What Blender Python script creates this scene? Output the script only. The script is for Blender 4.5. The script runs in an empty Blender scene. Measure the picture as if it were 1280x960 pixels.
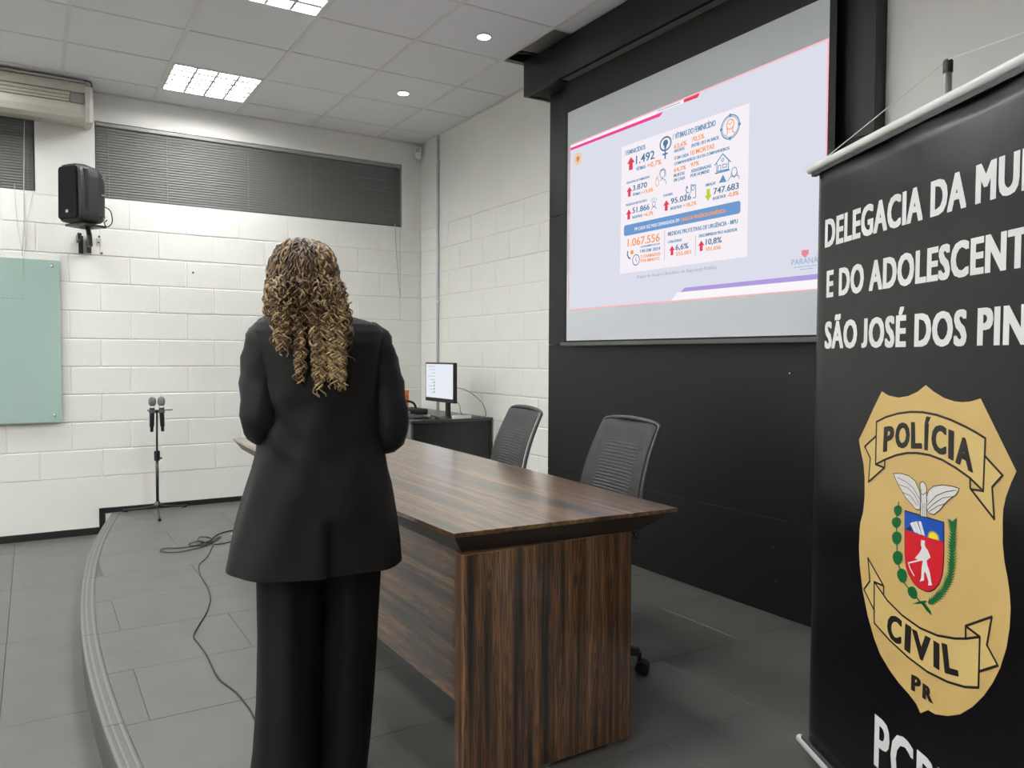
import bpy, bmesh, math, random
import numpy as np
from mathutils import Vector, Matrix
random.seed(7)
R = math.radians

# ------------------------------------------------------------------ camera
SC = bpy.context.scene
COL = SC.collection
F_PX = 972.17
RIGHT = (0.85096, -0.52521, 0.00458); UP = (0.01454, 0.03228, 0.99937); FWD = (0.52503, 0.85034, -0.03592)
def _ortho():
    f = Vector(FWD).normalized(); r = Vector(RIGHT); r = (r - f*r.dot(f)).normalized(); u = r.cross(f)
    return r, u, f
CR, CU, CF = _ortho()
CAM = Vector((0, 0, 1.25))
cam = bpy.data.cameras.new('camera'); camo = bpy.data.objects.new('camera', cam); COL.objects.link(camo)
cam.sensor_fit = 'HORIZONTAL'; cam.sensor_width = 36.0; cam.lens = F_PX*36/1280; cam.clip_start = 0.02
mw = Matrix((CR, CU, -CF)).transposed().to_4x4(); mw.translation = CAM
camo.matrix_world = mw
SC.camera = camo

# ------------------------------------------------------------------ world and view
w = bpy.data.worlds.new('world'); SC.world = w; w.use_nodes = True
bg = w.node_tree.nodes['Background']; bg.inputs[0].default_value = (0.75, 0.85, 1.0, 1); bg.inputs[1].default_value = 0.7
SC.view_settings.view_transform = 'Standard'; SC.view_settings.look = 'None'
SC.view_settings.exposure = 0.0; SC.view_settings.gamma = 1.0; SC.view_settings.use_curve_mapping = False
LAMP = 50.0          # brightness of the fluorescent ceiling fixtures
SPOT = 14.0          # brightness of the small round downlights

# ------------------------------------------------------------------ room measures (metres)
XR, YB, ZC, ZL = 3.2, 6.86, 3.266, -0.16      # right wall, back wall, ceiling, lower floor (stage floor is z = 0)
XL, YF = -5.2, -3.2

# ------------------------------------------------------------------ pixel helpers (1280 x 960 photo)
def ray(x, y): return CR*((x-640)/F_PX) - CU*((y-480)/F_PX) + CF
def onz(x, y, z): d = ray(x, y); return CAM + d*((z-CAM.z)/d.z)

# ------------------------------------------------------------------ materials
MATS = {}
def srgb(r, g, b):
    f = lambda c: c/12.92 if c <= .04045 else ((c+.055)/1.055)**2.4
    return (f(r/255), f(g/255), f(b/255), 1)
def mat(name, col, rough=.5, metal=0., var=0., vscale=8., bump=0., bscale=60., spec=.5, coat=0., trans=0., stretch=(1, 1, 1), sheen=0.):
    if name in MATS: return MATS[name]
    m = bpy.data.materials.new(name); m.use_nodes = True; nt = m.node_tree; N = nt.nodes; L = nt.links
    b = N['Principled BSDF']; col = tuple(col[:3])+(1,)
    b.inputs['Base Color'].default_value = col; b.inputs['Roughness'].default_value = rough; b.inputs['Metallic'].default_value = metal
    b.inputs['Specular IOR Level'].default_value = spec; b.inputs['Coat Weight'].default_value = coat
    b.inputs['Transmission Weight'].default_value = trans; b.inputs['Sheen Weight'].default_value = sheen
    tc = N.new('ShaderNodeTexCoord'); mp = N.new('ShaderNodeMapping'); mp.inputs['Scale'].default_value = stretch
    L.new(tc.outputs['Object'], mp.inputs['Vector'])
    if var:
        n = N.new('ShaderNodeTexNoise'); n.inputs['Scale'].default_value = vscale; n.inputs['Detail'].default_value = 4
        L.new(mp.outputs[0], n.inputs['Vector'])
        r = N.new('ShaderNodeMapRange'); r.inputs['From Min'].default_value = .25; r.inputs['From Max'].default_value = .75
        r.inputs['To Min'].default_value = 1-var; r.inputs['To Max'].default_value = 1+var
        L.new(n.outputs['Fac'], r.inputs['Value'])
        mx = N.new('ShaderNodeVectorMath'); mx.operation = 'SCALE'; mx.inputs[0].default_value = col[:3]
        L.new(r.outputs[0], mx.inputs['Scale']); L.new(mx.outputs[0], b.inputs['Base Color'])
    if bump:
        n = N.new('ShaderNodeTexNoise'); n.inputs['Scale'].default_value = bscale; n.inputs['Detail'].default_value = 3
        L.new(mp.outputs[0], n.inputs['Vector'])
        bp = N.new('ShaderNodeBump'); bp.inputs['Strength'].default_value = bump; bp.inputs['Distance'].default_value = .01
        L.new(n.outputs['Fac'], bp.inputs['Height']); L.new(bp.outputs[0], b.inputs['Normal'])
    MATS[name] = m; return m
def emit(name, col, s=1.):
    if name in MATS: return MATS[name]
    m = bpy.data.materials.new(name); m.use_nodes = True; nt = m.node_tree
    for n in list(nt.nodes): nt.nodes.remove(n)
    o = nt.nodes.new('ShaderNodeOutputMaterial'); e = nt.nodes.new('ShaderNodeEmission')
    e.inputs[0].default_value = tuple(col[:3])+(1,); e.inputs[1].default_value = s
    nt.links.new(e.outputs[0], o.inputs[0]); MATS[name] = m; return m
def wood(name, axis):
    if name in MATS: return MATS[name]
    m = bpy.data.materials.new(name); m.use_nodes = True; nt = m.node_tree; N = nt.nodes; L = nt.links; b = N['Principled BSDF']
    tc = N.new('ShaderNodeTexCoord'); mp = N.new('ShaderNodeMapping')
    mp.inputs['Scale'].default_value = [1.1 if a == axis else 46. for a in range(3)]
    L.new(tc.outputs['Object'], mp.inputs['Vector'])
    n = N.new('ShaderNodeTexNoise'); n.inputs['Scale'].default_value = 1.; n.inputs['Detail'].default_value = 3; n.inputs['Roughness'].default_value = .5
    L.new(mp.outputs[0], n.inputs['Vector'])
    mp2 = N.new('ShaderNodeMapping'); mp2.inputs['Scale'].default_value = [.5 if a == axis else 14. for a in range(3)]
    L.new(tc.outputs['Object'], mp2.inputs['Vector'])
    n2 = N.new('ShaderNodeTexNoise'); n2.inputs['Scale'].default_value = 1.; L.new(mp2.outputs[0], n2.inputs['Vector'])
    ma = N.new('ShaderNodeMath'); ma.operation = 'MULTIPLY_ADD'; ma.inputs[1].default_value = .35; L.new(n2.outputs['Fac'], ma.inputs[0])
    ms = N.new('ShaderNodeMath'); ms.operation = 'SUBTRACT'; ms.inputs[1].default_value = .175; L.new(n.outputs['Fac'], ms.inputs[0]); L.new(ms.outputs[0], ma.inputs[2])
    hs = N.new('ShaderNodeHueSaturation'); hs.inputs['Value'].default_value = 1.5; hs.inputs['Saturation'].default_value = 1.05
    cr = N.new('ShaderNodeValToRGB'); e = cr.color_ramp.elements
    e[0].position = .34; e[0].color = (.008, .006, .005, 1); e[1].position = .74; e[1].color = (.30, .16, .08, 1)
    for p, c in ((.40, (.06, .03, .015, 1)), (.425, (.010, .007, .006, 1)), (.455, (.13, .06, .026, 1)), (.48, (.012, .008, .007, 1)), (.51, (.17, .08, .033, 1)), (.535, (.018, .011, .009, 1)), (.57, (.20, .10, .045, 1)), (.595, (.03, .018, .013, 1)), (.64, (.24, .125, .06, 1)), (.67, (.045, .027, .018, 1))):
        k = e.new(p); k.color = c
    L.new(ma.outputs[0], cr.inputs[0]); L.new(cr.outputs[0], hs.inputs['Color']); L.new(hs.outputs[0], b.inputs['Base Color'])
    b.inputs['Roughness'].default_value = .30; b.inputs['Specular IOR Level'].default_value = .8; b.inputs['Coat Weight'].default_value = 1.; b.inputs['Coat IOR'].default_value = 1.6; b.inputs['Coat Roughness'].default_value = .2
    MATS[name] = m; return m

M_WALL = mat('wall_paint', (.80, .80, .755), .55, var=.02, vscale=3, bump=.10, bscale=40)
M_WALLS = mat('smooth_wall_paint', (.78, .775, .745), .6, var=.03, vscale=2.5, bump=.06, bscale=20)
M_MORTAR = mat('painted_joint', (.78, .78, .745), .6, var=.03, vscale=15, bump=.2, bscale=80)
M_CEIL = mat('ceiling_tile', (.80, .80, .83), .85, var=.01, vscale=200)
M_TEE = mat('ceiling_tee', (.72, .72, .69), .5)
M_PLENUM = mat('plenum', (.12, .12, .115), .9, var=.2, vscale=5)
M_FLOOR = mat('slate_tile', (.100, .099, .094), .38, var=.14, vscale=4.5, bump=.04, bscale=30, spec=.5)
M_GROUT = mat('floor_grout', (.066, .066, .063), .7)
M_NOSE = mat('nosing_stone', (.11, .109, .103), .5, var=.08, vscale=20)
M_NOSEL = mat('nosing_light_strip', (.165, .162, .152), .5)
M_BLACKW = mat('black_laminate', (.0058, .0062, .0062), .40, var=.12, vscale=3, spec=.4)
M_BASE = mat('black_baseboard', (.012, .012, .012), .35)
M_BLKP = mat('black_plastic', (.011, .011, .012), .42)
M_BLKM = mat('black_metal', (.012, .012, .013), .3, spec=.6)
M_DGREY = mat('dark_grey_metal', (.09, .09, .09), .4)
M_CHROME = mat('chrome', (.75, .75, .75), .2, metal=1)
M_ALU = mat('brushed_aluminium', (.62, .62, .61), .35, metal=.85)
M_WHITEP = mat('white_plastic', (.75, .75, .73), .4)
M_ACP = mat('aged_cream_plastic', (.55, .53, .46), .45, var=.04, vscale=6)
M_ACD = mat('ac_grille_dark', (.16, .155, .15), .5)
M_GLASSB = mat('green_white_glass', (.36, .49, .445), .12, spec=.6, var=.02, vscale=2)
M_SCREEN = mat('screen_fabric', (.60, .63, .67), .85)
M_BORDER = mat('screen_black_border', (.006, .006, .006), .7)
M_SLAT = mat('blind_slat', (.135, .133, .125), .6)
M_RAIL = mat('blind_rail', (.30, .295, .28), .4)
M_PANE = mat('window_pane', (.8, .85, .85), .05, trans=1)
M_CORD = mat('blind_cord', (.50, .49, .45), .7); M_LADDER = mat('blind_ladder', (.24, .235, .22), .7)
M_BANNER = mat('banner_cloth', (.0022, .0022, .004), .30, spec=.5, bump=.25, bscale=5, stretch=(1, 1, 1))
M_BWHITE = mat('banner_white_ink', (.80, .80, .80), .4)
M_GOLD = mat('banner_gold_ink', srgb(208, 176, 112), .42, var=.05, vscale=7)
M_GOLD2 = mat('banner_light_gold_ink', srgb(214, 186, 120), .42)
M_INK = mat('banner_black_ink', (.018, .015, .014), .4)
M_BLUE = mat('banner_blue_ink', srgb(20, 80, 175), .4)
M_RED = mat('banner_red_ink', srgb(210, 30, 45), .4)
M_YEL = mat('banner_yellow_ink', srgb(250, 225, 40), .4)
M_GREEN = mat('banner_green_ink', srgb(20, 105, 55), .4)
M_FEATH = mat('banner_feather_ink', srgb(222, 220, 216), .4)
M_JACKET = mat('jacket_wool', (.0052, .0052, .0057), .65, bump=.15, bscale=14, spec=.33, sheen=.01)
M_TROUS = mat('trouser_cloth', (.0035, .0035, .0042), .75, bump=.25, bscale=7, spec=.3)
M_SKIN = mat('skin', (.48, .27, .19), .5, var=.05, vscale=20)
M_MESHC = mat('chair_mesh', (.028, .029, .03), .6, bump=.4, bscale=300)
M_ORANGE = mat('orange_plastic', (.75, .24, .05), .45)
W_TOP = wood('ebony_veneer_along_table', 1); W_END = wood('ebony_veneer_upright', 2)
def glass_mat():
    m = bpy.data.materials.new('hair_curl'); m.use_nodes = True; nt = m.node_tree; N = nt.nodes; L = nt.links; b = N['Principled BSDF']
    at = N.new('ShaderNodeAttribute'); at.attribute_name = 'tone'
    cr = N.new('ShaderNodeValToRGB'); e = cr.color_ramp.elements
    e[0].position = 0; e[0].color = (.030, .015, .008, 1); e[1].position = 1; e[1].color = (.72, .53, .27, 1)
    k = e.new(.45); k.color = (.20, .115, .05, 1)
    L.new(at.outputs['Fac'], cr.inputs[0]); L.new(cr.outputs[0], b.inputs['Base Color'])
    b.inputs['Roughness'].default_value = .38; b.inputs['Specular IOR Level'].default_value = .6
    return m
M_HAIR = glass_mat(); M_HAIRB = mat('hair_base', (.05, .027, .014), .6, var=.4, vscale=40, bump=.8, bscale=90)

# ------------------------------------------------------------------ object helpers
def world(o):
    m = o.matrix_basis.copy()
    return world(o.parent) @ o.matrix_parent_inverse @ m if o.parent else m
def tag(o, label=None, cat=None, group=None, kind=None):
    for k, v in (('label', label), ('category', cat), ('group', group), ('kind', kind)):
        if v: o[k] = v
    return o
def link(name, me, m=None, parent=None, local=False, smooth=False):
    if isinstance(me, bmesh.types.BMesh):
        b = me; me = bpy.data.meshes.new(name); b.to_mesh(me); b.free()
    if m is not None and not me.materials: me.materials.append(m)
    if smooth:
        me.shade_smooth()
    o = bpy.data.objects.new(name, me); COL.objects.link(o)
    if parent:
        o.parent = parent
        if not local: o.matrix_parent_inverse = world(parent).inverted()
    return o
def thing(name, label, cat, loc=(0, 0, 0), rz=0., group=None):
    o = bpy.data.objects.new(name, None); COL.objects.link(o); o.location = loc; o.rotation_euler = (0, 0, rz); o.empty_display_size = .1
    return tag(o, label, cat, group)
def BM(): return bmesh.new()
def box(bm, x0, x1, y0, y1, z0, z1):
    v = [bm.verts.new(p) for p in ((x0,y0,z0),(x1,y0,z0),(x1,y1,z0),(x0,y1,z0),(x0,y0,z1),(x1,y0,z1),(x1,y1,z1),(x0,y1,z1))]
    for f in ((0,3,2,1),(4,5,6,7),(0,1,5,4),(1,2,6,5),(2,3,7,6),(3,0,4,7)): bm.faces.new([v[i] for i in f])
    return v
def bbox(x0, x1, y0, y1, z0, z1, bev=.004, seg=2):
    bm = BM(); box(bm, x0, x1, y0, y1, z0, z1)
    if bev: bmesh.ops.bevel(bm, geom=bm.edges[:], offset=bev, segments=seg, affect='EDGES', profile=.6)
    return bm
def prism(bm, poly, z0, z1):
    a = [bm.verts.new((x, y, z0)) for x, y in poly]; b = [bm.verts.new((x, y, z1)) for x, y in poly]; n = len(poly)
    bm.faces.new(a[::-1]); bm.faces.new(b)
    for i in range(n): bm.faces.new((a[i], a[(i+1) % n], b[(i+1) % n], b[i]))
    return a, b
def frames(pts):
    pts = [Vector(p) for p in pts]; out = []; up = Vector((0, 0, 1))
    t0 = (pts[1]-pts[0]).normalized()
    n = t0.cross(up)
    if n.length < 1e-4: n = t0.cross(Vector((1, 0, 0)))
    n.normalize()
    for i, p in enumerate(pts):
        t = (pts[min(i+1, len(pts)-1)]-pts[max(i-1, 0)])
        t = t.normalized() if t.length > 1e-9 else t0
        n = (n - t*n.dot(t))
        n = n.normalized() if n.length > 1e-6 else t.orthogonal().normalized()
        out.append((p, n.copy(), t.cross(n)))
    return out
def tube(bm, pts, rad, seg=8, cap=True, flat=1.):
    rads = rad if hasattr(rad, '__len__') else [rad]*len(pts)
    rings = []
    for (p, n, b), r in zip(frames(pts), rads):
        rings.append([bm.verts.new(p + n*(math.cos(a)*r) + b*(math.sin(a)*r*flat)) for a in (2*math.pi*k/seg for k in range(seg))])
    for A, B in zip(rings, rings[1:]):
        for k in range(seg): bm.faces.new((A[k], A[(k+1) % seg], B[(k+1) % seg], B[k]))
    if cap: bm.faces.new(rings[0][::-1]); bm.faces.new(rings[-1])
    return rings
def smoothpath(pts, n=6):
    P = [Vector(p) for p in pts]; out = []
    for i in range(len(P)-1):
        p0, p1, p2, p3 = P[max(i-1, 0)], P[i], P[i+1], P[min(i+2, len(P)-1)]
        for k in range(n):
            t = k/n
            out.append(.5*((2*p1)+(p2-p0)*t+(2*p0-5*p1+4*p2-p3)*t*t+(3*p1-p0-3*p2+p3)*t**3))
    out.append(P[-1]); return out
def lathe(bm, prof, c=(0, 0, 0), seg=16, axis=2):
    rings = []
    for r, h in prof:
        ring = []
        for k in range(seg):
            a = 2*math.pi*k/seg; p = [r*math.cos(a), r*math.sin(a)]
            q = (p[0], p[1], h) if axis == 2 else ((p[0], h, p[1]) if axis == 1 else (h, p[0], p[1]))
            ring.append(bm.verts.new(Vector(c)+Vector(q)))
        rings.append(ring)
    for A, B in zip(rings, rings[1:]):
        for k in range(seg): bm.faces.new((A[k], A[(k+1) % seg], B[(k+1) % seg], B[k]))
    bm.faces.new(rings[0][::-1]); bm.faces.new(rings[-1])
    bmesh.ops.recalc_face_normals(bm, faces=bm.faces[:])
def loft(bm, rings, cap=True, closed=True):
    vs = [[bm.verts.new(p) for p in r] for r in rings]; n = len(vs[0])
    for A, B in zip(vs, vs[1:]):
        for k in range(n if closed else n-1): bm.faces.new((A[k], A[(k+1) % n], B[(k+1) % n], B[k]))
    if cap: bm.faces.new(vs[0][::-1]); bm.faces.new(vs[-1])
    return vs
def uvs(bm, c, rad, su=16, sv=10):
    rx, ry, rz = rad if hasattr(rad, '__len__') else (rad,)*3
    m = Matrix.Translation(c) @ Matrix.Diagonal((rx, ry, rz, 1))
    bmesh.ops.create_uvsphere(bm, u_segments=su, v_segments=sv, radius=1, matrix=m)

# ------------------------------------------------------------------ structure: walls of painted blocks
def block_mesh(wd, ht, axis):
    """A block with chamfered front edges; front at local depth 0, back at +.02. axis: 0 back wall (x,z), 1 right wall (y,z)."""
    c = .005; h = wd/2; k = ht/2; bm = BM()
    def P(u, v, d): return (u, d, v) if axis == 0 else (d, u, v)
    o = [(-h, -k), (h, -k), (h, k), (-h, k)]; i_ = [(-h+c, -k+c), (h-c, -k+c), (h-c, k-c), (-h+c, k-c)]
    b = [bm.verts.new(P(u, v, .03)) for u, v in o]; m = [bm.verts.new(P(u, v, .003)) for u, v in o]; f = [bm.verts.new(P(u, v, 0)) for u, v in i_]
    bm.faces.new(f)
    for q in range(4):
        r = (q+1) % 4; bm.faces.new((m[q], m[r], f[r], f[q])); bm.faces.new((b[q], b[r], m[r], m[q]))
    bmesh.ops.recalc_face_normals(bm, faces=bm.faces[:])
    me = bpy.data.meshes.new('block'); bm.to_mesh(me); bm.free(); me.materials.append(M_WALL); return me
CZ0, CH, BW = .29, .2155, .42
def slab_wall(name, rects, place, label):
    bm = BM()
    for r in rects: place(bm, *r)
    return tag(link(name, bm, M_MORTAR), label, None, None, 'structure')
W1 = (.44, 3.0, 2.465, 3.05); W2 = (-2.5, .042, 2.465, 3.05)
# back wall: backing with two window openings
bp = lambda bm, x0, x1, z0, z1: box(bm, x0, x1, YB+.005, YB+.18, z0, z1)
wall_back = slab_wall('wall_back', [(XL, XR+.15, ZL-.1, W1[2]), (XL, XR+.15, W1[3], ZC+.35), (XL, W2[0], W1[2], W1[3]), (W2[1], W1[0], W1[2], W1[3]), (W1[1], XR+.15, W1[2], W1[3])], bp, 'white painted concrete block wall with two high windows')
cache = {}
def wall_piece(parent, axis, u0, u1, z0, z1, depth, name='block'):
    key = (axis, round(u1-u0, 3), round(z1-z0, 3))
    if key not in cache: cache[key] = block_mesh(u1-u0, z1-z0, axis)
    o = link(name, cache[key], None, parent); j = random.uniform(-.0015, .0015)
    u = (u0+u1)/2; z = (z0+z1)/2
    o.location = (u, depth+j, z) if axis == 0 else (depth+j, u, z)
    return o
g = .003
for k in range(10):
    z0 = CZ0+k*CH; z1 = z0+CH
    off = .25 if k % 2 == 1 else .46
    x = off - BW*math.ceil((off+1.6)/BW)
    while x < XR:
        x0, x1 = max(x, -1.6), min(x+BW, XR)
        if x1-x0 > .06: wall_piece(wall_back, 0, x0+g, x1-g, z0+g, z1-g, YB)
        x += BW
def smooth_band(parent, name, bmf):
    bm = BM(); bmf(bm); return link(name, bm, M_WALLS, parent)
bm = BM()
for r in ((XL, XR, ZL, CZ0-g), (XL, -1.6, CZ0, W1[2])): box(bm, r[0], r[1], YB, YB+.02, r[2], r[3])
link('rendered_base', bm, M_WALL, wall_back)
bm = BM()
for r in ((XL, XR, W1[3], ZC+.05), (XL, W2[0], CZ0+10*CH+g, W1[3]), (W2[1], W1[0], CZ0+10*CH+g, W1[3]), (W1[1], XR, CZ0+10*CH+g, W1[3])): box(bm, r[0], r[1], YB, YB+.02, r[2], r[3])
link('lintel_plaster', bm, M_WALLS, wall_back)
# right wall
bm = BM(); box(bm, XR+.005, XR+.18, YF, YB+.2, ZL-.1, ZC+.35)
wall_right = tag(link('wall_right', bm, M_MORTAR), 'white block wall behind the black screen panel', None, None, 'structure')
for k in range(-1, 10):
    z0 = max(CZ0+k*CH, 0.0); z1 = CZ0+(k+1)*CH
    off = 4.60 if k % 2 else 4.81
    y = off-2*BW
    while y < YB-.36:
        y0, y1 = max(y, 4.40), min(y+BW, 6.50)
        if y1-y0 > .05: wall_piece(wall_right, 1, y0+g, y1-g, z0+g, z1-g, XR)
        y += BW
    wall_piece(wall_right, 1, 6.50+g, YB, z0+g, z1-g, XR)
bm = BM()
box(bm, XR, XR+.02, 4.40, YB, CZ0+10*CH+g, ZC+.05); box(bm, 3.127, XR+.02, YF, 2.3, ZL, ZC+.05); box(bm, XR, XR+.02, 2.3, 4.40, ZL, ZC+.05)
link('upper_plaster', bm, M_WALLS, wall_right)
bm = BM(); box(bm, XL-.15, XL, YF, YB+.2, ZL-.1, ZC+.35)
tag(link('wall_left', bm, M_WALLS), 'plain white side wall of the room', None, None, 'structure')
bm = BM(); box(bm, XL-.15, XR+.15, YF-.15, YF, ZL-.1, ZC+.35)
tag(link('wall_front', bm, M_WALLS), 'plain white wall behind the viewer', None, None, 'structure')

# ------------------------------------------------------------------ floor, stage, nosing
def edge_x(y): return .167 + (y-3.62)**2/(2*14.6)
bm = BM(); box(bm, XL-.1, XR+.1, YF-.1, YB+.15, ZL-.12, ZL-.006)
floor = tag(link('floor', bm, M_GROUT), 'grey tiled floor below the stage', None, None, 'structure')
def plate(bm, poly, z, th, c=.0015):
    cx = sum(p[0] for p in poly)/len(poly); cy = sum(p[1] for p in poly)/len(poly)
    a = [bm.verts.new((x, y, z-th)) for x, y in poly]; b = [bm.verts.new((x, y, z-c)) for x, y in poly]
    t = []
    for x, y in poly:
        d = Vector((cx-x, cy-y)); d = d.normalized()*c*1.4; t.append(bm.verts.new((x+d.x, y+d.y, z)))
    n = len(poly); bm.faces.new(t)
    for i in range(n):
        j = (i+1) % n; bm.faces.new((b[i], b[j], t[j], t[i])); bm.faces.new((a[i], a[j], b[j], b[i]))
gj = .0008
def tiles(parent, name, xs0, px, ys0, py, xr, yr, z, clip=None, shift=.5):
    shared = {}
    j0 = math.floor((yr[0]-ys0)/py); j1 = math.ceil((yr[1]-ys0)/py)
    for j in range(j0, j1):
        y0 = max(ys0+j*py, yr[0]); y1 = min(ys0+(j+1)*py, yr[1])
        if y1-y0 < .02: continue
        sx = xs0 + (shift*px if j % 2 else 0)
        for i in range(math.floor((xr[0]-sx)/px), math.ceil((xr[1]-sx)/px)):
            x0 = max(sx+i*px, xr[0]); x1 = min(sx+(i+1)*px, xr[1])
            if x1-x0 < .02: continue
            cut = clip and x0 < max(clip(y0), clip(y1))
            if cut:
                ys = [y0+gj+(y1-y0-2*gj)*q/6 for q in range(7)]
                if x1 < max(clip(v) for v in ys)+.03: continue
                poly = [(x1-gj, y0+gj), (x1-gj, y1-gj)] + [(max(clip(v), x0+gj), v) for v in ys[::-1]]
                bm = BM(); plate(bm, poly, z, .008); link(name, bm, M_FLOOR, parent)
            else:
                key = (round(x1-x0, 3), round(y1-y0, 3))
                if key not in shared:
                    h, v = (x1-x0)/2-gj, (y1-y0)/2-gj; bm = BM(); plate(bm, [(-h, -v), (h, -v), (h, v), (-h, v)], 0, .008)
                    me = bpy.data.meshes.new(name); bm.to_mesh(me); bm.free(); me.materials.append(M_FLOOR); shared[key] = me
                o = link(name, shared[key], None, parent); o.location = ((x0+x1)/2, (y0+y1)/2, z+random.uniform(-.0004, .0004))
tiles(floor, 'floor_tile', -.125, 1.0, 3.46, 1.01, (-3.2, .95), (.9, YB), ZL, None, 0.)
bm = BM(); plate(bm, [(XL, YF), (XR, YF), (XR, .9-gj), (XL, .9-gj)], ZL, .008); plate(bm, [(XL, .9), (-3.2-gj, .9), (-3.2-gj, YB), (XL, YB)], ZL, .008)
link('floor_field', bm, M_FLOOR, floor)
# stage body with curved front
ys = [YF + (YB-YF)*q/60 for q in range(61)]
bm = BM(); prism(bm, [(edge_x(y)+.004, y) for y in ys] + [(XR, YB), (XR, YF)], ZL, -.006)
stage = tag(link('stage_platform', bm, mat('stage_riser', (.075, .075, .073), .5, var=.1, vscale=8)), 'low grey tiled stage with a curved edge and light nosing strips', None, None, 'structure')
NW = .062
tiles(stage, 'stage_tile', 2.185, .93, 1.858, .507, (0., XR), (YF, YB), 0., lambda y: edge_x(y)+NW+.002)
yy = -3.1
while yy < YB-.03:
    y1 = min(yy+1.0, YB-.02)
    sy = [yy+.0015+(y1-yy-.003)*q/8 for q in range(9)]
    def strip(a, b, z0, z1, m, nm, parent):
        bm = BM(); prism(bm, [(edge_x(v)+a, v) for v in sy[::-1]]+[(edge_x(v)+b, v) for v in sy], z0, z1)
        return link(nm, bm, m, parent)
    n_ = strip(0, NW, -.03, -.001, M_NOSE, 'nosing', stage)
    for a in (.003, .022, .047): strip(a, a+.008, -.002, .0012, M_NOSEL, 'anti_slip_strip', n_)
    yy += 1.0
# baseboards
def bb(name, x0, x1, y0, y1, z0, z1, label):
    return tag(link(name, bbox(x0, x1, y0, y1, z0, z1, .002, 1), M_BASE), label, None, None, 'structure')
bb('baseboard_left', XL, .432, YB-.012, YB, ZL, -.105, 'black skirting on the lower floor along the block wall')
bb('baseboard_back', .462, XR, YB-.012, YB, .0, .042, 'black skirting on the stage along the block wall')
bb('trim_1', .432, .474, YB-.013, YB, ZL, .042, 'black upright skirting piece at the step')
bb('baseboard_right', XR-.012, XR, 4.47, YB-.013, 0, .042, 'black skirting on the stage along the right wall')

# ------------------------------------------------------------------ ceiling
TX0, TPX, TY0, TPY = 2.125, .636, 5.255, .622
bm = BM(); box(bm, XL-.1, XR+.1, YF-.1, YB+.1, ZC+.30, ZC+.36)
ceiling = tag(link('ceiling', bm, M_PLENUM), 'grid ceiling of pale square tiles', None, None, 'structure')
xe = sorted({round(v, 3) for v in [XL, XR]+[TX0+TPX*i for i in range(-14, 3)] if XL <= v <= XR})
ye = sorted({round(v, 3) for v in [YF, YB]+[TY0+TPY*i for i in range(-16, 4)] if YF <= v <= YB})
FIX = []
fx = [TX0-TPX*1.5-TPX*3*i for i in range(0, 4)]
fy = [TY0+TPY*1.5-TPY*3*j for j in range(0, 6)]
def in_fix(cx, cy): return any(abs(cx-a) < .1 and abs(cy-b) < .1 for a, b in FIX)
LIT = [(i, j) for i in range(4) for j in range(6) if (i, j) not in ((0, 3), (0, 4), (0, 5), (1, 5), (1, 4))]
for i, a in enumerate(fx):
    for j, b in enumerate(fy):
        if (i, j) in LIT: FIX.append((a, b))
tshared = {}
HOLE = None
for xa, xb in zip(xe, xe[1:]):
    for ya, yb in zip(ye, ye[1:]):
        cx, cy = (xa+xb)/2, (ya+yb)/2
        if in_fix(cx, cy) or xb-xa < .02 or yb-ya < .02: continue
        if xa > 2.7 and abs(cy-4.322) < .1: HOLE = (xa, xb, ya, yb); continue
        key = (round(xb-xa, 3), round(yb-ya, 3))
        if key not in tshared:
            h, v = (xb-xa)/2-.001, (yb-ya)/2-.001
            b_ = BM(); box(b_, -h, h, -v, v, 0, .012); me = bpy.data.meshes.new('ceiling_tile'); b_.to_mesh(me); b_.free(); me.materials.append(M_CEIL); tshared[key] = me
        o = link('ceiling_tile', tshared[key], None, ceiling); o.location = (cx, cy, ZC+.003+random.uniform(0, .002))
for x in xe[1:-1]:
    link('main_tee', bbox(x-.012, x+.012, YF, YB, ZC-.001, ZC+.028, 0), M_TEE, ceiling)
for y in ye[1:-1]:
    link('cross_tee', bbox(XL, XR, y-.008, y+.008, ZC+.0005, ZC+.02, 0), M_TEE, ceiling)
bm = BM(); box(bm, -.17, .25, -.23, .23, 0, .014); o = link('displaced_tile', bm, mat('old_ceiling_tile', (.36, .36, .33), .9, var=.1, vscale=12), ceiling)
o.location = (2.99, 4.245, ZC+.075); o.rotation_euler = (R(-9), R(-4), R(3))
bm = BM(); tube(bm, smoothpath([(2.74, 4.66, ZC+.10), (2.83, 4.57, ZC+.055), (2.95, 4.52, ZC+.05), (3.1, 4.60, ZC+.1)], 5), .008, 6); link('ceiling_cable', bm, M_DGREY, ceiling)
# wall angle along the walls
for nm, a in (('wall_angle', (XL, XR, YB-.022, YB, ZC-.004, ZC+.002)), ('wall_angle', (XR-.022, XR, 4.6, YB, ZC-.004, ZC+.002))):
    link(nm, bbox(*a, 0), M_TEE, ceiling)

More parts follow.
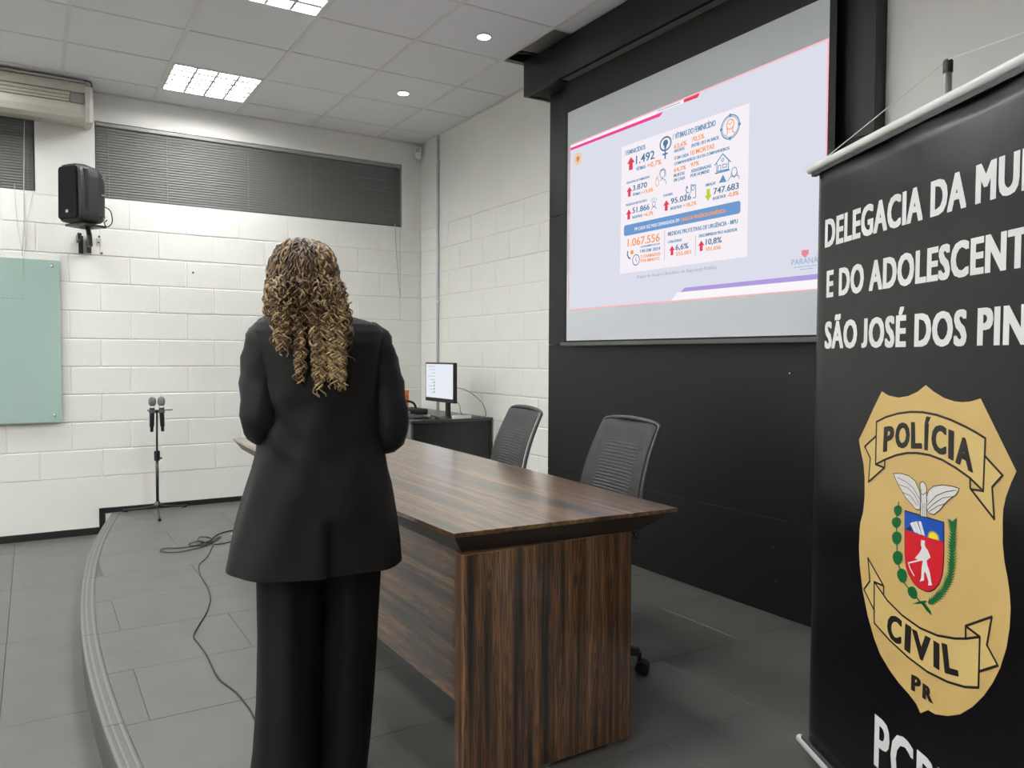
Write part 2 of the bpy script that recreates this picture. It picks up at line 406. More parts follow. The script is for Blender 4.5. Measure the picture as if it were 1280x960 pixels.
# ------------------------------------------------------------------ light fixtures
M_LAMP = emit('fluorescent_glow', (1, .995, .975), LAMP)
M_REFL = mat('louver_aluminium', (.62, .63, .66), .4, metal=.2)
fixproto = None
def make_fixture():
    t = thing('ceiling_light', 'x', 'ceiling light', (0, 0, ZC), 0, 'fluorescent louver lights in the ceiling grid')
    h, v = TPX/2-.014, TPY/2-.012
    bm = BM()
    for a in ((-h, h, -v, -v+.012), (-h, h, v-.012, v), (-h, -h+.012, -v, v), (h-.012, h, -v, v)): box(bm, a[0], a[1], a[2], a[3], -.003, .075)
    box(bm, -h, h, -v, v, .072, .08)
    link('housing', bm, M_WHITEP, t, True)
    wd = (2*h-.03)/4
    for k in range(4):
        x = -h+.015+wd*(k+.5)
        bm = BM(); box(bm, x-wd*.40, x+wd*.40, -v+.014, v-.014, .018, .024); link('lamp_tube', bm, M_LAMP, t, True)
    for k in range(1, 4):
        x = -h+.015+wd*k; link('louver_rail', bbox(x-.009, x+.009, -v+.012, v-.012, 0, .017, 0), M_REFL, t, True)
    for k in range(1, 5):
        y = -v+.012+(2*v-.024)*k/5; link('louver_blade', bbox(-h+.012, h-.012, y-.017, y+.017, .002, .015, 0), M_REFL, t, True)
    return t
def copy_thing(t):
    r = t.copy(); COL.objects.link(r)
    for ch in [o for o in bpy.data.objects if o.parent == t]:
        c = ch.copy(); COL.objects.link(c); c.parent = r
        for gch in [o for o in bpy.data.objects if o.parent == ch]:
            d = gch.copy(); COL.objects.link(d); d.parent = c
    return r
fp = make_fixture()
names = {(0, 0): 'square louver ceiling light nearest the block wall above the standing woman', (0, 1): 'square louver ceiling light cut by the top of the photo'}
k = 0
for i, a in enumerate(fx):
    for j, b in enumerate(fy):
        if (i, j) not in LIT: continue
        t = fp if k == 0 else copy_thing(fp); k += 1
        t.location = (a, b, ZC)
        t['label'] = names.get((i, j), 'unseen louver ceiling light added on the grid to light the room')  # out-of-view fixtures repeat the grid spacing, added to light the room
def downlight(x, y, label):
    t = thing('downlight', label, 'downlight', (x, y, ZC), 0, 'small round downlights above the stage')
    bm = BM(); lathe(bm, [(.034, .003), (.050, .003), (.052, -.001), (.046, -.004), (.034, -.002)], (0, 0, 0), 24); link('trim_ring', bm, M_WHITEP, t, True, True)
    bm = BM(); lathe(bm, [(.001, -.003), (.041, -.003), (.041, .002), (.001, .002)], (0, 0, -.0015), 24); link('lens', bm, emit('downlight_glow', (1, .97, .92), SPOT), t, True)
downlight(2.462, 5.60, 'round recessed downlight nearer the corner conduit')
downlight(2.462, 4.345, 'round recessed downlight nearer the black screen beam')
for y in (3.10, 1.856): downlight(2.462, y, 'unseen round recessed downlight added to the row to light the stage')  # out-of-view spots carry on the row, added to brighten the right side

# ------------------------------------------------------------------ windows and blinds
def window(n, W, label):
    x0, x1, z0, z1 = W
    t = bpy.data.objects.new('window_%d' % n, None); COL.objects.link(t); t.location = ((x0+x1)/2, YB+.1, z0); tag(t, label, None, None, 'structure')
    f = .03; bm = BM()
    for a in ((x0, x1, z0, z0+f), (x0, x1, z1-f, z1), (x0, x0+f, z0, z1), (x1-f, x1, z0, z1)): box(bm, a[0], a[1], YB+.10, YB+.13, a[2], a[3])
    q = (x1-x0)/4
    for k in range(1, 4): box(bm, x0+q*k-.015, x0+q*k+.015, YB+.10, YB+.13, z0+f, z1-f)
    link('window_frame', bm, M_DGREY, t)
    for k in range(4): link('pane', bbox(x0+q*k+.016, x0+q*(k+1)-.016, YB+.112, YB+.118, z0+f, z1-f, 0), M_PANE, t)
window(1, W1, 'long high window behind the closed grey blind'); window(2, W2, 'high window behind the left blind under the air conditioner')
def blind(W, label, cords, tilt):
    x0, x1, z0, z1 = W; x0 += .006; x1 -= .008
    t = thing('venetian_blind', label, 'blind', ((x0+x1)/2, YB+.02, z1), 0, 'closed venetian blinds')
    link('headrail', bbox(x0, x1, YB+.006, YB+.034, z1-.03, z1-.003, .003), M_RAIL, t)
    link('bottom_rail', bbox(x0, x1, YB+.010, YB+.030, z0+.002, z0+.014, .003), mat('blind_bottom_rail', (.06, .06, .055), .5), t)
    ht = .0205; n = int((z1-.034-z0-.016)/ht)
    me = None
    for k in range(n):
        if me is None:
            bm = BM(); h = (x1-x0)/2; pr = []
            for q in range(5):
                a = (q-2)/2*.0125; c = .0018*(1-((q-2)/2)**2); ca, sa = math.cos(R(tilt)), math.sin(R(tilt))
                pr.append((a*ca-c*sa, a*sa+c*ca))
            for (a0, b0), (a1, b1) in zip(pr, pr[1:]):
                bm.faces.new([bm.verts.new(p) for p in ((-h, a0, b0), (h, a0, b0), (h, a1, b1), (-h, a1, b1))])
            bmesh.ops.remove_doubles(bm, verts=bm.verts[:], dist=1e-5)
            bmesh.ops.solidify(bm, geom=bm.faces[:], thickness=.0006)
            me = bpy.data.meshes.new('slat'); bm.to_mesh(me); bm.free(); me.materials.append(M_SLAT)
        o = link('slat', me, None, t); o.matrix_basis = Matrix.Translation(((x0+x1)/2, YB+.02, z0+.024+ht*k)) @ Matrix.Rotation(random.uniform(-.0005, .0005), 4, 'Y')
    for fr in cords:
        x = x0+(x1-x0)*fr; bm = BM(); tube(bm, [(x, YB+.004, z1-.02), (x, YB+.004, z0+.006)], .0012, 5); link('ladder_cord', bm, M_LADDER, t)
    return t
b1 = blind(W1, 'long dark grey venetian blind over the high window above the standing woman', (.035, .2, .45, .66, .93), 65)
b2 = blind(W2, 'dark venetian blind at the left edge under the air conditioner', (.4, .7, .86, .985), 65)
bm = BM(); tube(bm, smoothpath([(2.93, YB-.004, 2.49), (2.945, YB-.006, 2.2), (2.965, YB-.006, 1.95), (2.985, YB-.006, 1.80)], 4), .003, 6); tube(bm, smoothpath([(2.985, YB-.004, 2.46), (2.98, YB-.006, 2.1), (2.985, YB-.006, 1.79)], 4), .0018, 6); link('pull_cord', bm, M_CORD, b1)
bm = BM()
for pts, r in (([(-.02, YB-.004, 2.98), (-.03, YB-.008, 2.5), (-.035, YB-.01, 2.2), (-.05, YB-.030, 1.98)], .003), ([(-.09, YB-.004, 2.5), (-.075, YB-.01, 2.2), (-.045, YB-.040, 1.98), (-.045, YB-.046, 1.93), (-.045, YB-.046, 1.82)], .0018), ([(.03, YB-.004, 2.47), (-.01, YB-.01, 2.24), (-.035, YB-.015, 1.99)], .0016)):
    tube(bm, smoothpath(pts, 5), r, 6)
link('pull_cord', bm, M_CORD, b2)

# ------------------------------------------------------------------ black screen panel, beam, projection screen
XP, PY0, PY1 = 3.05, 2.03, 4.46
t = thing('screen_panel', 'tall black laminate panel behind the projection screen', 'panel', (3.12, 3.22, 0))
seams = [0.0, .47, 1.33, 2.2, 3.03]
for za, zb in zip(seams, seams[1:]):
    link('panel_board', bbox(XP, 3.126, PY0, PY1, za+.001, zb-.001, .0015, 1), M_BLACKW, t)
for (a, b) in ((2.44, 2.5), (2.44, 1.6), (2.52, .62), (2.50, .25), (3.6, .2)):
    bm = BM(); lathe(bm, [(.001, -.0015), (.004, -.0015), (.004, .001), (.001, .001)], (XP, a, b*.45+.05), 8, 0); link('screw', bm, M_CHROME, t)
t = thing('screen_beam', 'black boxed beam under the ceiling above the projection screen', 'beam', (3.0, 3.0, 3.03))
bm = BM()
box(bm, 2.90, 2.925, .6, 4.562, 3.026, ZC-.001); box(bm, 2.925, XR-.002, 4.535, 4.562, 3.026, ZC-.001)
link('fascia_board', bm, M_BLACKW, t)
link('soffit_board', bbox(2.925, XR-.002, 4.18, 4.535, 3.032, 3.05, 0), M_BORDER, t)
link('soffit_board', bbox(3.02, XP-.001, .6, 4.18, 3.03, 3.05, 0), M_BORDER, t)
t = thing('projection_screen', 'pull-down white projection screen showing a statistics slide', 'screen', (2.99, 3.2, 1.32))
link('casing', bbox(2.93, 3.015, .95, 4.165, 3.034, 3.14, .004), M_ALU, t)
XS = 2.992
link('fabric', bbox(XS, XS+.001, 2.215, 4.168, 1.352, 2.832, 0), M_SCREEN, t)
bm = BM()
for a in ((2.178, 2.215, 1.325, 3.05), (4.168, 4.197, 1.325, 3.05), (2.215, 4.168, 2.832, 3.05), (2.215, 4.168, 1.338, 1.352)): box(bm, XS, XS+.001, a[0], a[1], a[2], a[3])
link('black_border', bm, M_BORDER, t)
link('bottom_batten', bbox(XS-.012, XS+.014, 2.16, 4.222, 1.318, 1.341, .004), M_DGREY, t)
SCREEN = t

# --- lettering
_tx = {}
SPACING = [1.0]
def glyphs(s, bold=0.):
    key = (s, bold, SPACING[0])
    if key in _tx: return _tx[key]
    cu = bpy.data.curves.new('t', 'FONT'); cu.body = s; cu.size = 1; cu.offset = bold; cu.resolution_u = 3; cu.fill_mode = 'FRONT'; cu.space_character = SPACING[0]
    o = bpy.data.objects.new('t', cu); COL.objects.link(o)
    dg = bpy.context.evaluated_depsgraph_get(); me = bpy.data.meshes.new_from_object(o.evaluated_get(dg))
    V = np.array([v.co[:2] for v in me.vertices]) if len(me.vertices) else np.zeros((0, 2)); Fc = [tuple(p.vertices) for p in me.polygons]
    bpy.data.objects.remove(o); bpy.data.curves.remove(cu); bpy.data.meshes.remove(me)
    if 'J' in s and len(s) > 1:                      # the J stands on the baseline
        i = s.index('J'); J, _ = glyphs('J', bold); x1 = V[:, 0].max() if i+1 == len(s) else glyphs(s[:i+1], bold)[0][:, 0].max(); x0 = x1-(J[:, 0].max()-J[:, 0].min())-.003
        lo, hi = J[:, 1].min(), J[:, 1].max(); mk = (V[:, 0] > x0) & (V[:, 0] < x1+.003)
        V[mk, 1] = (V[mk, 1]-lo)*hi/(hi-lo)
    _tx[key] = (V, Fc); return V, Fc
CAPH = None
def caph(bold):
    V, _ = glyphs('H', bold); return V[:, 1].min(), V[:, 1].max()
class Flat:
    """Collects flat polygons in a plane (u, v) and builds one mesh through a mapping function."""
    def __init__(s): s.v = []; s.f = []
    def add(s, V, Fc):
        o = len(s.v); s.v += [tuple(p)+(getattr(s, 'layer', 0),) for p in V]; s.f += [tuple(i+o for i in f) for f in Fc]
    def poly(s, P): s.add(P, [tuple(range(len(P)))])
    def rect(s, a, b, c, d): s.poly([(a, b), (c, b), (c, d), (a, d)])
    def disc(s, cx, cy, rx, ry=None, n=20, a0=0, a1=2*math.pi):
        ry = ry or rx; s.poly([(cx+rx*math.cos(a0+(a1-a0)*k/n), cy+ry*math.sin(a0+(a1-a0)*k/n)) for k in range(n)])
    def stroke(s, P, wd, closed=False):
        P = [Vector((p[0], p[1])) for p in P]; n = len(P)
        idx = range(n if closed else n-1)
        for i in idx:
            a, b = P[i], P[(i+1) % n]; d = b-a
            if d.length < 1e-7: continue
            d.normalize(); q = Vector((-d.y, d.x))*wd/2; e = d*wd*.35
            s.poly([tuple(a-q-e), tuple(b-q+e), tuple(b+q+e), tuple(a+q-e)])
    def ring(s, cx, cy, rx, ry, wd, n=24): s.stroke([(cx+rx*math.cos(2*math.pi*k/n), cy+ry*math.sin(2*math.pi*k/n)) for k in range(n)], wd, True)
    def text(s, body, u0, u1, v0, h, bold=0., prefix=None):
        """prefix: the part of body that must span u0..u1; the rest follows at the same scale"""
        V, Fc = glyphs(body, bold)
        W, _ = (glyphs(prefix, bold) if prefix else (V, 0)); c0, c1 = caph(bold)
        x0 = V[:, 0].min(); sx = (u1-u0)/(W[:, 0].max()-W[:, 0].min()); sy = h/(c1-c0)
        s.add([(u0+(x-x0)*sx, v0+(y-c0)*sy) for x, y in V], Fc)
    def quad(s, ch, bl, br, tr, tl, bold=0.):
        V, Fc = glyphs(ch, bold); a = V.min(0); d = V.max(0)-a; out = []
        for x, y in (V-a)/d:
            out.append(tuple((1-x)*(1-y)*np.array(bl)+x*(1-y)*np.array(br)+x*y*np.array(tr)+(1-x)*y*np.array(tl)))
        s.add(out, Fc)
    def build(s, name, m, parent, fn, flip=False):
        me = bpy.data.meshes.new(name); me.from_pydata([fn(*p) for p in s.v], [], [f[::-1] for f in s.f] if flip else s.f); me.validate()
        return link(name, me, m, parent)

# --- the projected slide: u from the left (0..1.92), v up (0..1.08), on the screen
def slide_map(k):
    return lambda u, v, l=0: (XS-.0008-.0005*k-.0001*l, 4.137-u, 1.555+v)
E_ = lambda n, r, g_, b_, s=1.: emit('slide_'+n, srgb(r, g_, b_), s)
S_BG = E_('ground', 221, 222, 236); S_CARD = E_('card', 247, 240, 247); S_PINK = E_('pink', 240, 70, 150); S_EDGE = E_('edge', 255, 190, 195)
S_WHITE = E_('white', 250, 247, 250); S_RED = E_('red', 228, 72, 92); S_BLUE = E_('blue', 104, 150, 182); S_DBLUE = E_('dark_blue', 86, 124, 158)
S_OR = E_('orange', 246, 160, 100); S_BAR = E_('bar', 112, 156, 208); S_YG = E_('lime', 190, 212, 60); S_PUR = E_('purple', 178, 158, 222); S_GREY = E_('grey', 165, 165, 175); S_TEAL = E_('teal', 110, 160, 185)
SLIDE_PART = None
def sl(name, m, k, fn, parent=None):
    f = Flat(); fn(f); return f.build(name, m, parent or SLIDE_PART, slide_map(k))
SLIDE_PART = sl('slide', S_EDGE, 0, lambda f: f.poly([(-.004, -.006), (1.922, -.002), (1.922, 1.094), (-.004, 1.063)]), SCREEN)
sl('slide_ground', S_BG, 1, lambda f: f.poly([(.004, .002), (1.914, .006), (1.914, 1.086), (.004, 1.056)]))
def pinkband(f): f.poly([(.004, 1.026), (.845, 1.029), (.872, 1.048), (.004, 1.043)])
sl('title_ribbon', S_PINK, 3, pinkband)
def whiteband(f): f.poly([(.004, 1.043), (.80, 1.048), (.83, 1.054), (1.03, 1.053), (1.03, 1.071), (.004, 1.056)])
sl('title_strip', S_WHITE, 2, whiteband)
sl('title_tab', S_RED, 3, lambda f: f.poly([(1.031, 1.054), (1.132, 1.053), (1.146, 1.066), (1.144, 1.073), (1.031, 1.071)]))
sl('strip_line', S_TEAL, 3, lambda f: f.rect(.83, 1.060, 1.005, 1.064))
sl('footer_ribbon', S_PUR, 2, lambda f: f.poly([(1.023, .045), (1.914, .044), (1.914, .068), (1.056, .066)]))
sl('footer_strip', S_WHITE, 2, lambda f: f.poly([(.95, .003), (1.914, .003), (1.914, .044), (1.0, .044)]))
sl('card', S_CARD, 2, lambda f: f.poly([(.513, .187), (1.481, .187), (1.481, .930), (.518, .934)]))
sl('blue_bar', S_BAR, 3, lambda f: f.poly([(.556, .405), (1.425, .405), (1.435, .415), (1.435, .458), (1.425, .468), (.556, .468), (.546, .458), (.546, .415)]))
def up_arrow(u0, u1, v0, v1, down=False):
    def fn(f):
        c = (u0+u1)/2; wq = (u1-u0); mv = v0+(v1-v0)*.52
        P = [(c-wq*.24, v0), (c+wq*.24, v0), (c+wq*.24, mv), (u1, mv), (c, v1), (u0, mv), (c-wq*.24, mv)]
        if down: P = [(x, v0+v1-y) for x, y in P][::-1]
        f.poly(P)
    return fn
for a in ((.568, .638, .783, .858), (.567, .617, .630, .687), (.564, .613, .498, .557), (.880, .930, .500, .558), (.932, .977, .250, .302), (1.150, 1.196, .249, .303)):
    sl('red_arrow', S_RED, 3, up_arrow(*a))
sl('lime_arrow', S_YG, 3, up_arrow(1.193, 1.243, .501, .563, True))
B1 = .008
def rows(name, m, k, R_, bold=B1, dbl=.0011):
    for body, u0, u1, v0, h in R_:
        def fn(f):
            for f.layer, d in enumerate((-dbl, dbl) if dbl else (0,)): f.text(body, u0+dbl+d, u1-dbl+d, v0, h, bold)
        sl(name, m, k, fn)
rows('blue_lettering', S_BLUE, 4, [
 ('FEMINICÍDIOS', .562, .729, .876, .026), ('VÍTIMAS', .650, .733, .767, .020), ('VÍTIMAS DO FEMINICÍDIO', .966, 1.264, .875, .030), ('NEGRAS', .963, 1.043, .803, .017),
 ('ENTRE 18 E 44 ANOS', 1.093, 1.287, .802, .018), ('EM CADA', .985, 1.074, .763, .017), ('COMPANHEIROS OU EX-COMPANHEIROS', .964, 1.359, .734, .016), ('MORTAS', .962, 1.045, .671, .017), ('EM CASA', .962, 1.050, .646, .017),
 ('ASSASSINADAS', 1.091, 1.237, .670, .017), ('POR HOMENS', 1.089, 1.224, .646, .017), ('AMEAÇAS', 1.196, 1.268, .578, .015), ('REGISTROS', 1.251, 1.339, .500, .015),
 ('TENTATIVA DE FEMINICÍDIO', .564, .768, .706, .013), ('VÍTIMAS', .622, .691, .627, .015), ('VIOLÊNCIA PSICOLÓGICA', .560, .748, .578, .013), ('REGISTROS', .621, .709, .497, .015),
 ('STALKING', .881, .956, .578, .014), ('REGISTROS', .939, 1.028, .498, .015), ('ACIONAMENTOS DO', .695, .857, .320, .010), ('190 EM 2024', .694, .862, .291, .018),
 ('MEDIDAS PROTETIVAS DE URGÊNCIA - MPU', .921, 1.420, .358, .022), ('CONCEDIDAS', .922, 1.031, .318, .014), ('DESCUMPRIDAS PELO AGRESSOR', 1.155, 1.418, .321, .015)])
rows('number_lettering', S_DBLUE, 4, [('1.492', .648, .807, .806, .047), ('3.870', .622, .746, .658, .030), ('51.866', .621, .769, .528, .032), ('95.026', .940, 1.096, .530, .030), ('747.683', 1.254, 1.423, .528, .031), ('6,6%', .982, 1.081, .274, .030), ('10,8%', 1.205, 1.316, .276, .030)])
rows('orange_lettering', S_OR, 4, [('+0,7%', .746, .864, .764, .028), ('63,6%', .961, 1.058, .825, .024), ('70,5%', 1.094, 1.186, .831, .024), ('8', .963, .979, .763, .021), ('10 MORTAS', 1.087, 1.257, .762, .025), ('64,3%', .962, 1.055, .698, .022), ('97%', 1.089, 1.151, .700, .022),
 ('-0,8%', 1.348, 1.424, .498, .021), ('+19,0%', .696, .799, .625, .020), ('+6,3%', .717, .801, .495, .020), ('+18,2%', 1.034, 1.136, .496, .020), ('1.067.556', .581, .857, .339, .045), ('2 CHAMADOS', .696, .862, .260, .018), ('POR MINUTO', .697, .857, .236, .017), ('555.001', .985, 1.100, .243, .020), ('101.656', 1.208, 1.310, .244, .020), ('CASOS DE VIOLÊNCIA DOMÉSTICA', 1.018, 1.34, .424, .019)])
rows('bar_lettering', S_WHITE, 4, [('PM CADA VEZ MAIS DEMANDADA EM', .643, 1.007, .424, .019)], 0., .0005)
rows('source_lettering', S_GREY, 3, [('Dados do Anuário Brasileiro de Segurança Pública', .668, 1.280, .147, .018)], 0., 0)
for r4 in ((.894, .230, .897, .396), (1.130, .232, 1.133, .334), (.549, .876, .553, .905), (.951, .876, .956, .905)):
    sl('divider_line', S_GREY, 4, lambda f: f.rect(*r4))
def venus(f):
    f.ring(.894, .868, .043, .036, .009); f.rect(.887, .785, .897, .862); f.rect(.871, .808, .913, .817); f.disc(.894, .872, .020, .018); f.rect(.884, .845, .902, .865)
sl('raised_fist_icon', S_DBLUE, 4, venus)
def target(f):
    f.ring(1.361, .845, .060, .058, .006, 32); f.ring(1.361, .845, .052, .050, .003, 32)
    for a in (0, 90, 180, 270):
        c, s_ = math.cos(R(a)), math.sin(R(a)); f.disc(1.361+.060*c, .845+.058*s_, .009, .009, 8)
sl('target_icon', S_BLUE, 4, target)
def womanhead(f):
    f.ring(1.361, .858, .024, .024, .005, 18); f.stroke([(1.339, .845), (1.345, .820), (1.335, .808)], .005); f.stroke([(1.383, .848), (1.375, .822), (1.392, .808)], .005); f.stroke([(1.347, .865), (1.36, .857), (1.372, .868)], .004)
sl('woman_icon', S_OR, 4, womanhead)
def house(f):
    f.stroke([(1.262, .676), (1.314, .722), (1.366, .672)], .006); f.stroke([(1.275, .682), (1.275, .640), (1.353, .638), (1.353, .680)], .005); f.rect(1.263, .629, 1.363, .636)
    f.stroke([(1.284, .640), (1.284, .668), (1.302, .668), (1.302, .640)], .004); f.stroke([(1.314, .652), (1.314, .668), (1.342, .666), (1.342, .651)], .004, True); f.ring(1.314, .692, .008, .008, .004, 10)
sl('house_icon', S_BLUE, 4, house)
def person2(f):
    f.ring(1.392, .617, .017, .022, .004, 14); f.stroke([(1.352, .578), (1.362, .593), (1.38, .598), (1.392, .588), (1.405, .598), (1.42, .590), (1.426, .576)], .004); f.poly([(1.290, .580), (1.342, .577), (1.318, .618)]); f.stroke([(1.374, .617), (1.371, .595)], .004); f.stroke([(1.41, .617), (1.413, .595)], .004)
sl('threat_icon', S_BLUE, 4, person2)
def woman2(f):
    f.ring(.872, .707, .019, .022, .004, 14); f.stroke([(.850, .708), (.858, .730), (.880, .736), (.896, .722), (.898, .69)], .005); f.stroke([(.855, .672), (.87, .682), (.893, .672), (.905, .650)], .004)
    f.stroke([(1.055, .552), (1.062, .575), (1.055, .588)], .006); f.disc(1.064, .598, .008); f.stroke([(1.062, .575), (1.08, .566)], .005); f.stroke([(1.055, .552), (1.045, .535)], .005); f.stroke([(1.094, .565), (1.094, .606), (1.128, .600), (1.128, .535), (1.11, .535)], .005); f.ring(1.108, .587, .011, .012, .004, 10)
sl('stalking_icon', S_BLUE, 4, woman2)
def hand(f): f.ring(.830, .668, .014, .020, .004, 12); f.stroke([(.823, .688), (.826, .700)], .005); f.stroke([(.833, .690), (.836, .702)], .005)
sl('hand_icon', S_OR, 4, hand)
def stress(f):
    f.ring(.805, .553, .012, .014, .004, 12)
    for a in (40, 65, 90, 115, 140): f.stroke([(.805+.020*math.cos(R(a)), .556+.020*math.sin(R(a))), (.805+.034*math.cos(R(a)), .556+.034*math.sin(R(a)))], .003)
    f.stroke([(.785, .525), (.795, .537), (.815, .537), (.827, .525)], .004)
sl('stress_icon', S_BLUE, 4, stress)
def phone(f):
    f.stroke([(.583, .312), (.580, .295), (.590, .276), (.605, .268)], .009); f.ring(.657, .255, .030, .030, .005, 20); f.stroke([(.655, .272), (.657, .253), (.664, .246)], .004)
sl('phone_clock_icon', S_DBLUE, 4, phone)
sl('alert_dot', S_OR, 4, lambda f: f.disc(.621, .303, .015, .013))
def brand(f): f.text('PARANÁ', 1.745, 1.888, .119, .026, .01); f.rect(1.755, .106, 1.88, .109); f.rect(1.79, .094, 1.86, .097)
sl('brand_lettering', E_('brand_blue', 150, 180, 215), 3, brand)
sl('crest', E_('crest_red', 232, 140, 150), 3, lambda f: f.poly([(1.799, .182), (1.837, .182), (1.837, .162), (1.818, .146), (1.799, .162)]))
def logo(f): f.poly([(.048, .985), (.083, .999), (.122, .982), (.122, .935), (.083, .912), (.048, .936)])
sl('badge', E_('badge', 236, 205, 170), 3, logo)
sl('badge_centre', E_('badge_red', 224, 130, 100), 4, lambda f: f.poly([(.070, .972), (.100, .970), (.100, .948), (.085, .936), (.070, .948)]))

# ------------------------------------------------------------------ roll-up banner
BP0 = Vector((2.012, 1.538)); BD = Vector((-.458, -.889)).normalized(); BN = Vector((-BD.y*-1, 0)); BN = Vector((BD.y, -BD.x))
BWID = 1.185
def bcurl(s, z):
    e = max(0., .055-s)/.055; e2 = max(0., s-(BWID-.055))/.055
    return -.030*e*e - .030*e2*e2
def bpt(s, z, off=0.):
    p = BP0 + BD*s + BN*(bcurl(s, z)+off); return (p.x, p.y, z)
def bpix(x, y):
    d = ray(x, y); n = BN; t = (BP0.dot(n))/(d.x*n.x+d.y*n.y); p = CAM+d*t
    q = Vector((p.x, p.y))-BP0; return (q.dot(BD), p.z)
banner = thing('roll_up_banner', 'black roll-up banner with white lettering and a gold police badge', 'banner', (BP0.x+BD.x*.59, BP0.y+BD.y*.59, 0))
NS, NZ = 40, 34
def cloth_pt(s, z):
    amp = .006*max(0, (z-1.68)/.13)**2*math.sin(16*s+3*z)
    return bpt(s, z, amp*.6*min(1, max(0, (s-.03)/.05)))
svals = [BWID*i/NS for i in range(NS+1)]; svals = sorted(set([0, .01, .02, .035]+svals))
me = bpy.data.meshes.new('cloth'); V = []; Fc = []
zs = [.075+(1.80-.075)*j/NZ for j in range(NZ+1)]
for z in zs:
    for s in svals: V.append(cloth_pt(s, z))
n = len(svals)
for j in range(NZ):
    for i in range(n-1): Fc.append((j*n+i, j*n+i+1, (j+1)*n+i+1, (j+1)*n+i))
me.from_pydata(V, [], Fc); cloth = link('cloth', me, M_BANNER, banner, smooth=True)
md = cloth.modifiers.new('thickness', 'SOLIDIFY'); md.thickness = .0006; md.offset = 0
a, b = Vector((*(BP0+BD*-.022), 1.818)), Vector((*(BP0+BD*(BWID+.022)), 1.818))
bm = BM(); tube(bm, [a, a+(b-a)*.002, a+(b-a)*.998, b], [.009, .0125, .0125, .009], 14); top_rail = link('top_rail', bm, M_WHITEP, banner, smooth=True)
bm = BM(); aa = Vector((*(BP0+BD*.0), 1.8)); q = BN*.009
poly = [(BP0+BD*.004+q*.7), (BP0+BD*(BWID-.004)+q*.7), (BP0+BD*(BWID-.004)-q), (BP0+BD*.004-q)]
prism(bm, [tuple(p) for p in poly], 1.793, 1.806); link('clamp_strip', bm, M_BLKP, banner)
a, b = Vector((*(BP0+BD*-.022), .064)), Vector((*(BP0+BD*(BWID+.022)), .064))
bm = BM(); tube(bm, [a, a+(b-a)*.002, a+(b-a)*.998, b], [.009, .013, .013, .009], 14); link('bottom_rail', bm, M_WHITEP, banner, smooth=True)
poly = [(BP0+BD*.004+q*.75), (BP0+BD*(BWID-.004)+q*.75), (BP0+BD*(BWID-.004)-q), (BP0+BD*.004-q)]
bm = BM(); prism(bm, [tuple(p) for p in poly], .070, .084); link('clamp_strip', bm, M_DGREY, banner)
for k in range(3):
    c = BP0+BD*.592-BN*.030; an = R(100+120*k); e = c+(BD*math.cos(an)-BN*math.sin(an))*(.30 if math.sin(an) > 0 else .05)
    bm = BM(); tube(bm, [(c.x, c.y, .22), (e.x, e.y, .009)], .008, 8); link('tripod_leg', bm, M_ALU, banner)
pc = BP0+BD*.592-BN*.030
bm = BM(); tube(bm, [(pc.x, pc.y, .06), (pc.x, pc.y, 1.905)], .0085, 12); link('support_pole', bm, M_ALU, banner, smooth=True)
bm = BM(); lathe(bm, [(.009, 1.893), (.0105, 1.893), (.0105, 1.918), (.008, 1.922), (.002, 1.9225)], (pc.x, pc.y, 0), 14); link('pole_cap', bm, M_BLKP, banner)
bm = BM(); l_ = BP0+BD*.045; r_ = BP0+BD*(BWID-.045); tube(bm, [(l_.x, l_.y, 1.826), (pc.x+BN.x*.004, pc.y+BN.y*.004, 1.921), (r_.x, r_.y, 1.826)], .0014, 6); link('string', bm, M_WHITEP, banner)
def bp_(k): return lambda s, z, l=0: bpt(s, z, .0004+.0004*k+.00006*l)
class BFlat(Flat):
    def px(s, region, pts):
        (x0, y0, sc) = region; return [bpix(x0+x/sc, y0+y/sc) for x, y in pts]
ZA = (1060, 470, 4.573); ZB_ = (1060, 660, 3.2); ZCc = (1100, 580, 5.055)
def bprint(name, m, k, fn, parent=None):
    f = BFlat(); fn(f); return f.build(name, m, parent or cloth, bp_(k))
BT = 0.
BOLD = [(a_, b_) for a_ in (-.0046, -.0016, .0016, .0046) for b_ in (-.0022, .0022)]
def lettering(body, pre, u0, u1, v0, h): bprint('lettering', M_BWHITE, 1, lambda f: [(setattr(f, 'layer', i_), f.text(body, u0+.0046+d[0], u1-.0046+d[0], v0+.0022+d[1], h-.0044, BT, pre)) for i_, d in enumerate(BOLD)])
SPACING[0] = 1.09
lettering('DELEGACIA DA MULHER', 'DELEGACIA DA MU', .086, .866, 1.569, .080)
lettering('E DO ADOLESCENTE', 'E DO ADOLESCEN', .101, .836, 1.423, .077)
lettering('SÃO JOSÉ DOS PINHAIS', 'SÃO JOSÉ DOS PI', .096, .824, 1.276, .077)
lettering('PCPR', 'PC', .404, .572, .206, .132)
SPACING[0] = 1.0
def shield(f):
    P = f.px(ZA, [(195,88),(235,112),(290,124),(345,115),(400,90),(447,52),(490,88),(550,125),(610,145),(655,150),(705,145),(760,128),(965,545),(935,610),(905,690),(890,760),(886,830),(887,900)])
    P += f.px(ZB_, [(620,60),(628,140),(640,200),(648,260),(652,320),(648,400),(635,480),(610,560),(580,620),(545,670),(500,715),(450,745),(400,752),(350,745),(322,728),(291,741),(275,705),(245,665),(205,620),(165,565),(130,505),(105,440),(80,350),(60,250),(48,150),(45,80),(48,10)])
    P += f.px(ZA, [(72,840),(88,780),(97,690),(97,580),(90,500),(75,430),(64,365),(100,290),(150,180)])
    f.poly(P[::-1])
badge = bprint('badge', M_GOLD, 1, shield)
T_TOP = [(166,262),(220,235),(290,214),(360,205),(430,207),(510,222),(590,250),(680,292),(740,325),(789,356)]
